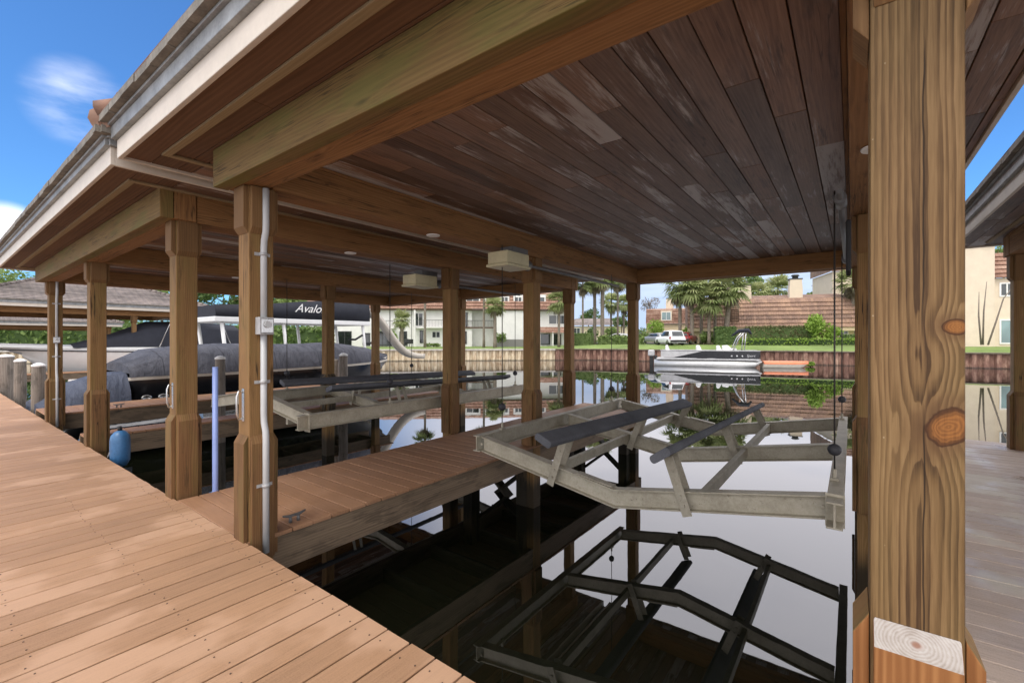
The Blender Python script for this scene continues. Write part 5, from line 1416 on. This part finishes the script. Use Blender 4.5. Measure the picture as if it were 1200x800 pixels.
# ================================================================ boats on the right
a, b = at(764, 43.5, WATER), at(893, 40.0, WATER); dv = b-a; Lb = dv.length; rz = math.atan2(-dv.x, dv.y)
t = thing('pontoon_boat', 'black and silver pontoon boat moored along the rusty seawall', 'pontoon boat', a, rz)
Q = Lb
for sx in (-.95, .95):
    m = MB(); m.tube([(sx, .3, .22), (sx, Q-1.6, .22), (sx, Q-.7, .30), (sx, Q-.1, .50)], [.36, .36, .28, .05], 16); m.build('pontoon', plain('pontoon_aluminium', (.62, .62, .60), .35, .5, var=.08), t, world=False)
m = MB(); m.box(-1.3, 1.3, .5, Q-.25, .60, .72); m.build('deck', M['boxgrey'], t, world=False, bevel=.02)
for sx in (-1, 1):
    m = MB(); m.prism([(1.2, .76), (Q-.4, .76), (Q-.25, 1.40), (.9, 1.40)], V((sx*1.27-.02, 0, 0)), EY, EZ, EX, .04, ua=EY); m.build('fence_panel', M['black_gel'], t, world=False, bevel=.008)
    m = MB(); m.prism([(.9, .78), (2.0, .80), (4.4, 1.37), (.9, 1.38)], V((sx*1.27+(.021 if sx > 0 else -.033), 0, 0)), EY, EZ, EX, .012, ua=EY); m.build('silver_flash', M['boxgrey'], t, world=False)
    m = MB(); m.box(sx*1.27-.04, sx*1.27+.04, .85, Q-.25, 1.41, 1.47); m.build('rail', M['boxgrey'], t, world=False, bevel=.01)
    for k in range(3):
        m = MB(); m.tube([(sx*1.30, Q-2.5+k*.42, 1.0), (sx*1.315, Q-2.5+k*.42, 1.0)], .07, 10); m.build('badge', M['steel'], t, world=False)
m = MB(); m.box(-1.26, 1.26, Q-.30, Q-.26, .76, 1.38); m.build('bow_panel', M['black_gel'], t, world=False, bevel=.008)
text_mesh('lettering', 'Sport', .30, M['steel'], t, (1.315, Q-1.35, .93), (R(90), 0, R(90)), shear=.4)
def seat(x0, x1, y0, y1, nm='seat'):
    m = MB(); m.prism([(0, .73), (y1-y0, .73), (y1-y0+.05, 1.28), ((y1-y0)*.5, 1.40), ((y1-y0)*.25, 1.92), (.02, 1.88)], V((x0, y0, 0)), EY, EZ, EX, x1-x0); m.build(nm, M['white_gel'], t, world=False, bevel=.06)
seat(-1.15, .2, 3.9, 4.9); seat(.3, 1.15, 4.0, 4.9); seat(-1.1, -.3, Q-3.2, Q-1.2); seat(.35, 1.1, 5.6, 6.6); seat(-1.1, -.2, 1.2, 2.0)
m = MB(); m.box(.25, 1.05, 6.7, 7.25, .73, 1.65); m.build('console', M['white_gel'], t, world=False, bevel=.05)
m = MB()
for sx in (-1.22, 1.22): m.tube([(sx, Q-2.4, 1.45), (sx, Q-1.9, 2.6), (sx, Q-1.35, 3.25)], .05, 8); m.tube([(sx, Q-1.5, 1.45), (sx, Q-1.35, 3.2)], .04, 8)
m.build('tower_frame', M['steel'], t, world=False)
m = MB(); m.tube([(-1.2, Q-1.4, 3.25), (1.2, Q-1.4, 3.25)], .17, 10); m.tube([(1.2, Q-2.5, 2.75), (1.2, Q-1.9, 3.2), (1.2, Q-1.2, 3.25), (1.2, Q-.95, 2.9)], [.06, .16, .17, .08], 10); m.build('folded_bimini', M['navy'], t, world=False)
m = MB(); m.box(-.25, .25, -.35, .25, .85, 1.45); m.build('outboard_cowl', M['boxgrey'], t, world=False, bevel=.12)
m = MB(); m.box(-.10, .10, -.2, .15, -.4, .85); m.box(-.2, .2, .2, .5, .5, .9); m.build('outboard_leg', M['black'], t, world=False, bevel=.03)

a, b = at(893, 39.6, WATER), at(946, 38.6, WATER); dv = b-a; Lb = dv.length; rz = math.atan2(-dv.x, dv.y)
t = thing('orange_boat', 'low orange and white skiff floating against the rusty seawall', 'skiff', a, rz)
s = [[(p[0], p[1], p[2]) for p in q] for q in hull_secs(Lb, 1.5, -.2, .42, bow=.6, flare=.1, sheer=.0)]
m = MB(); m.loft(s); m.face(list(range(6, -1, -1)), EX, (0, 0)); m.build('hull', plain('skiff_white', (.66, .6, .5), .4), t, world=False)
m = MB(); m.loft([[(q[0][0]*1.03, q[0][1], q[0][2]-.10), (q[0][0]*1.05, q[0][1], q[0][2]+.03), (q[0][0]*.8, q[0][1], q[0][2]+.14), (0, q[0][1], q[0][2]+.18), (q[6][0]*.8, q[6][1], q[6][2]+.14), (q[6][0]*1.05, q[6][1], q[6][2]+.03), (q[6][0]*1.03, q[6][1], q[6][2]-.10)] for q in s]); m.face([0, 1, 2, 3, 4, 5, 6], EX, (0, 0))
m.build('deck', plain('skiff_orange', (.62, .20, .09), .45, var=.1), t, world=False)

# patio furniture on the white building
for x, lab in ((474, 'dark patio chair left of the palm trunk'), (480, 'dark barbecue grill beside the palm trunk')):
    d = 64; b = at(x, d, zof(406, d)); t = thing('patio_chair' if x < 476 else 'barbecue_grill', lab, 'chair' if x < 476 else 'grill', b)
    m = MB(); m.box(b.x-.4, b.x+.4, b.y-.35, b.y+.35, b.z+.4, b.z+.62 if x < 476 else b.z+1.05); m.build('seat' if x < 476 else 'firebox', M['rail'], t, bevel=.05)
    m = MB()
    for sx in (-.34, .34):
        for sy in (-.3, .3): m.tube([(b.x+sx, b.y+sy, b.z), (b.x+sx, b.y+sy, b.z+.42)], .04, 6)
    if x < 476: m.box(b.x-.4, b.x+.4, b.y+.28, b.y+.36, b.z+.62, b.z+1.1)
    m.build('frame', M['rail'], t)
# ================================================================ camera, light, sky
cam = bpy.data.cameras.new('camera'); co = bpy.data.objects.new('camera', cam); COL.objects.link(co)
cam.sensor_fit = 'HORIZONTAL'; cam.sensor_width = 36; cam.lens = F/1200*36; cam.shift_y = -(400-CY)/1200
cam.clip_start = .05; cam.clip_end = 3000
co.location = (0, 0, CAMZ); co.rotation_euler = (R(90), 0, math.atan2(.6009, .7996))
SC.camera = co

SUN_EL, SUN_AZ = 58, 172        # azimuth clockwise from +Y
ld = bpy.data.lights.new('sun', 'SUN'); lo = bpy.data.objects.new('sun', ld); COL.objects.link(lo)
ld.energy = .9; ld.angle = R(24); ld.color = (1, .95, .87)
e, a = R(SUN_EL), R(SUN_AZ)
dirv = V((math.sin(a)*math.cos(e), math.cos(a)*math.cos(e), math.sin(e)))
lo.rotation_euler = dirv.to_track_quat('Z', 'Y').to_euler(); lo.location = dirv*60

w = bpy.data.worlds.new('World'); SC.world = w; w.use_nodes = True
nt = w.node_tree; bg = nt.nodes['Background']; L = nt.links.new
sky = nt.nodes.new('ShaderNodeTexSky'); sky.sky_type = 'NISHITA'; sky.sun_disc = False; sky.sun_elevation = e; sky.sun_rotation = a
sky.air_density = 1.0; sky.dust_density = .6; sky.ozone_density = 2.5
tc = nt.nodes.new('ShaderNodeTexCoord'); g = tc.outputs['Generated']
def mth(op, x, y=None, z=None, clamp=False):
    q = nt.nodes.new('ShaderNodeMath'); q.operation = op; q.use_clamp = clamp
    for i, v in enumerate((x, y, z)):
        if v is None: continue
        if isinstance(v, bpy.types.NodeSocket): L(v, q.inputs[i])
        else: q.inputs[i].default_value = v
    return q.outputs[0]
def sst(x, a_, b_):
    q = nt.nodes.new('ShaderNodeMapRange'); q.interpolation_type = 'SMOOTHSTEP'; L(x, q.inputs[0]); q.inputs[1].default_value = a_; q.inputs[2].default_value = b_; return q.outputs[0]
sp = nt.nodes.new('ShaderNodeSeparateXYZ'); L(g, sp.inputs[0])
# flatten the cloud layer: divide by height
den = mth('MAXIMUM', sp.outputs[2], .08)
cb_ = nt.nodes.new('ShaderNodeCombineXYZ'); L(mth('DIVIDE', sp.outputs[0], den), cb_.inputs[0]); L(mth('DIVIDE', sp.outputs[1], den), cb_.inputs[1])
nz = nt.nodes.new('ShaderNodeTexNoise'); nz.inputs['Scale'].default_value = .55; nz.inputs['Detail'].default_value = 7; nz.inputs['Roughness'].default_value = .55; nz.inputs['Distortion'].default_value = .3
L(cb_.outputs[0], nz.inputs['Vector'])
def lobe(v, lo_, hi_):
    v = V(v).normalized()
    dp = nt.nodes.new('ShaderNodeVectorMath'); dp.operation = 'DOT_PRODUCT'; L(g, dp.inputs[0]); dp.inputs[1].default_value = v
    return sst(dp.outputs['Value'], lo_, hi_)
gapL = lobe(tuple(cw(-1.15, 1.0, .48)), .72, .90)          # clear sky up the walkway
gapR = lobe(tuple(cw(1.32, 1.0, .42)), .968, .989)          # clear patch at the right
wn = nt.nodes.new('ShaderNodeTexNoise'); wn.inputs['Scale'].default_value = 5; wn.inputs['Detail'].default_value = 6; L(g, wn.inputs['Vector'])
gap = mth('MAXIMUM', gapL, gapR)
low = mth('SUBTRACT', 1.0, sst(sp.outputs[2], .11, .21))       # paler, bluer towards the far bank
fwd = lobe(tuple(cw(.25, 1.0, .1)), .70, .93)
lowf = mth('MULTIPLY', low, fwd)
cov = mth('SUBTRACT', 1.0, gap)
cov = mth('MULTIPLY', cov, mth('MULTIPLY_ADD', sst(nz.outputs['Fac'], .25, .55), .16, .84))
wisp = lobe(tuple(cw(-.955, 1.0, .515)), .9974, .9999)            # wisp in the upper left
wisp2 = lobe(tuple(cw(-1.12, 1.0, .225)), .9985, .9998)
st = nt.nodes.new('ShaderNodeMapping'); st.inputs['Scale'].default_value = (1, 1, 3.2); L(g, st.inputs[0]); L(st.outputs[0], wn.inputs['Vector'])
cov = mth('MAXIMUM', cov, mth('MULTIPLY', mth('MULTIPLY', wisp, sst(wn.outputs['Fac'], .42, .78)), .5))
cov = mth('MAXIMUM', cov, mth('MULTIPLY', wisp2, .9))
SKY_S, CLOUD = .10, (.92, .90, .94)
sk = nt.nodes.new('ShaderNodeMix'); sk.data_type = 'RGBA'; sk.blend_type = 'MULTIPLY'; sk.inputs[0].default_value = 1
L(sky.outputs[0], sk.inputs[6]); sk.inputs[7].default_value = (.40, .70, 1.0, 1)
mx = nt.nodes.new('ShaderNodeMix'); mx.data_type = 'RGBA'; L(cov, mx.inputs[0]); L(sk.outputs[2], mx.inputs[6])
mx.inputs[7].default_value = (CLOUD[0]/SKY_S, CLOUD[1]/SKY_S, CLOUD[2]/SKY_S, 1)
mlow = nt.nodes.new('ShaderNodeMix'); mlow.data_type = 'RGBA'; L(mth('MULTIPLY', lowf, mth('MULTIPLY_ADD', nz.outputs['Fac'], .4, .65), None, True), mlow.inputs[0]); L(mx.outputs[2], mlow.inputs[6])
mlow.inputs[7].default_value = (.215/SKY_S, .30/SKY_S, .45/SKY_S, 1)
L(mlow.outputs[2], bg.inputs['Color']); bg.inputs['Strength'].default_value = SKY_S

SC.view_settings.view_transform = 'Standard'; SC.view_settings.look = 'None'; SC.view_settings.exposure = 1.1; SC.view_settings.gamma = 1
SC.render.engine = 'CYCLES'; c = SC.cycles
c.use_denoising = True
try: c.denoiser = 'OPENIMAGEDENOISE'
except Exception: pass
c.max_bounces = 8; c.diffuse_bounces = 4; c.glossy_bounces = 4; c.transmission_bounces = 2; c.caustics_reflective = True; c.caustics_refractive = False
c.sample_clamp_indirect = 6; c.use_adaptive_sampling = True; c.adaptive_threshold = .02
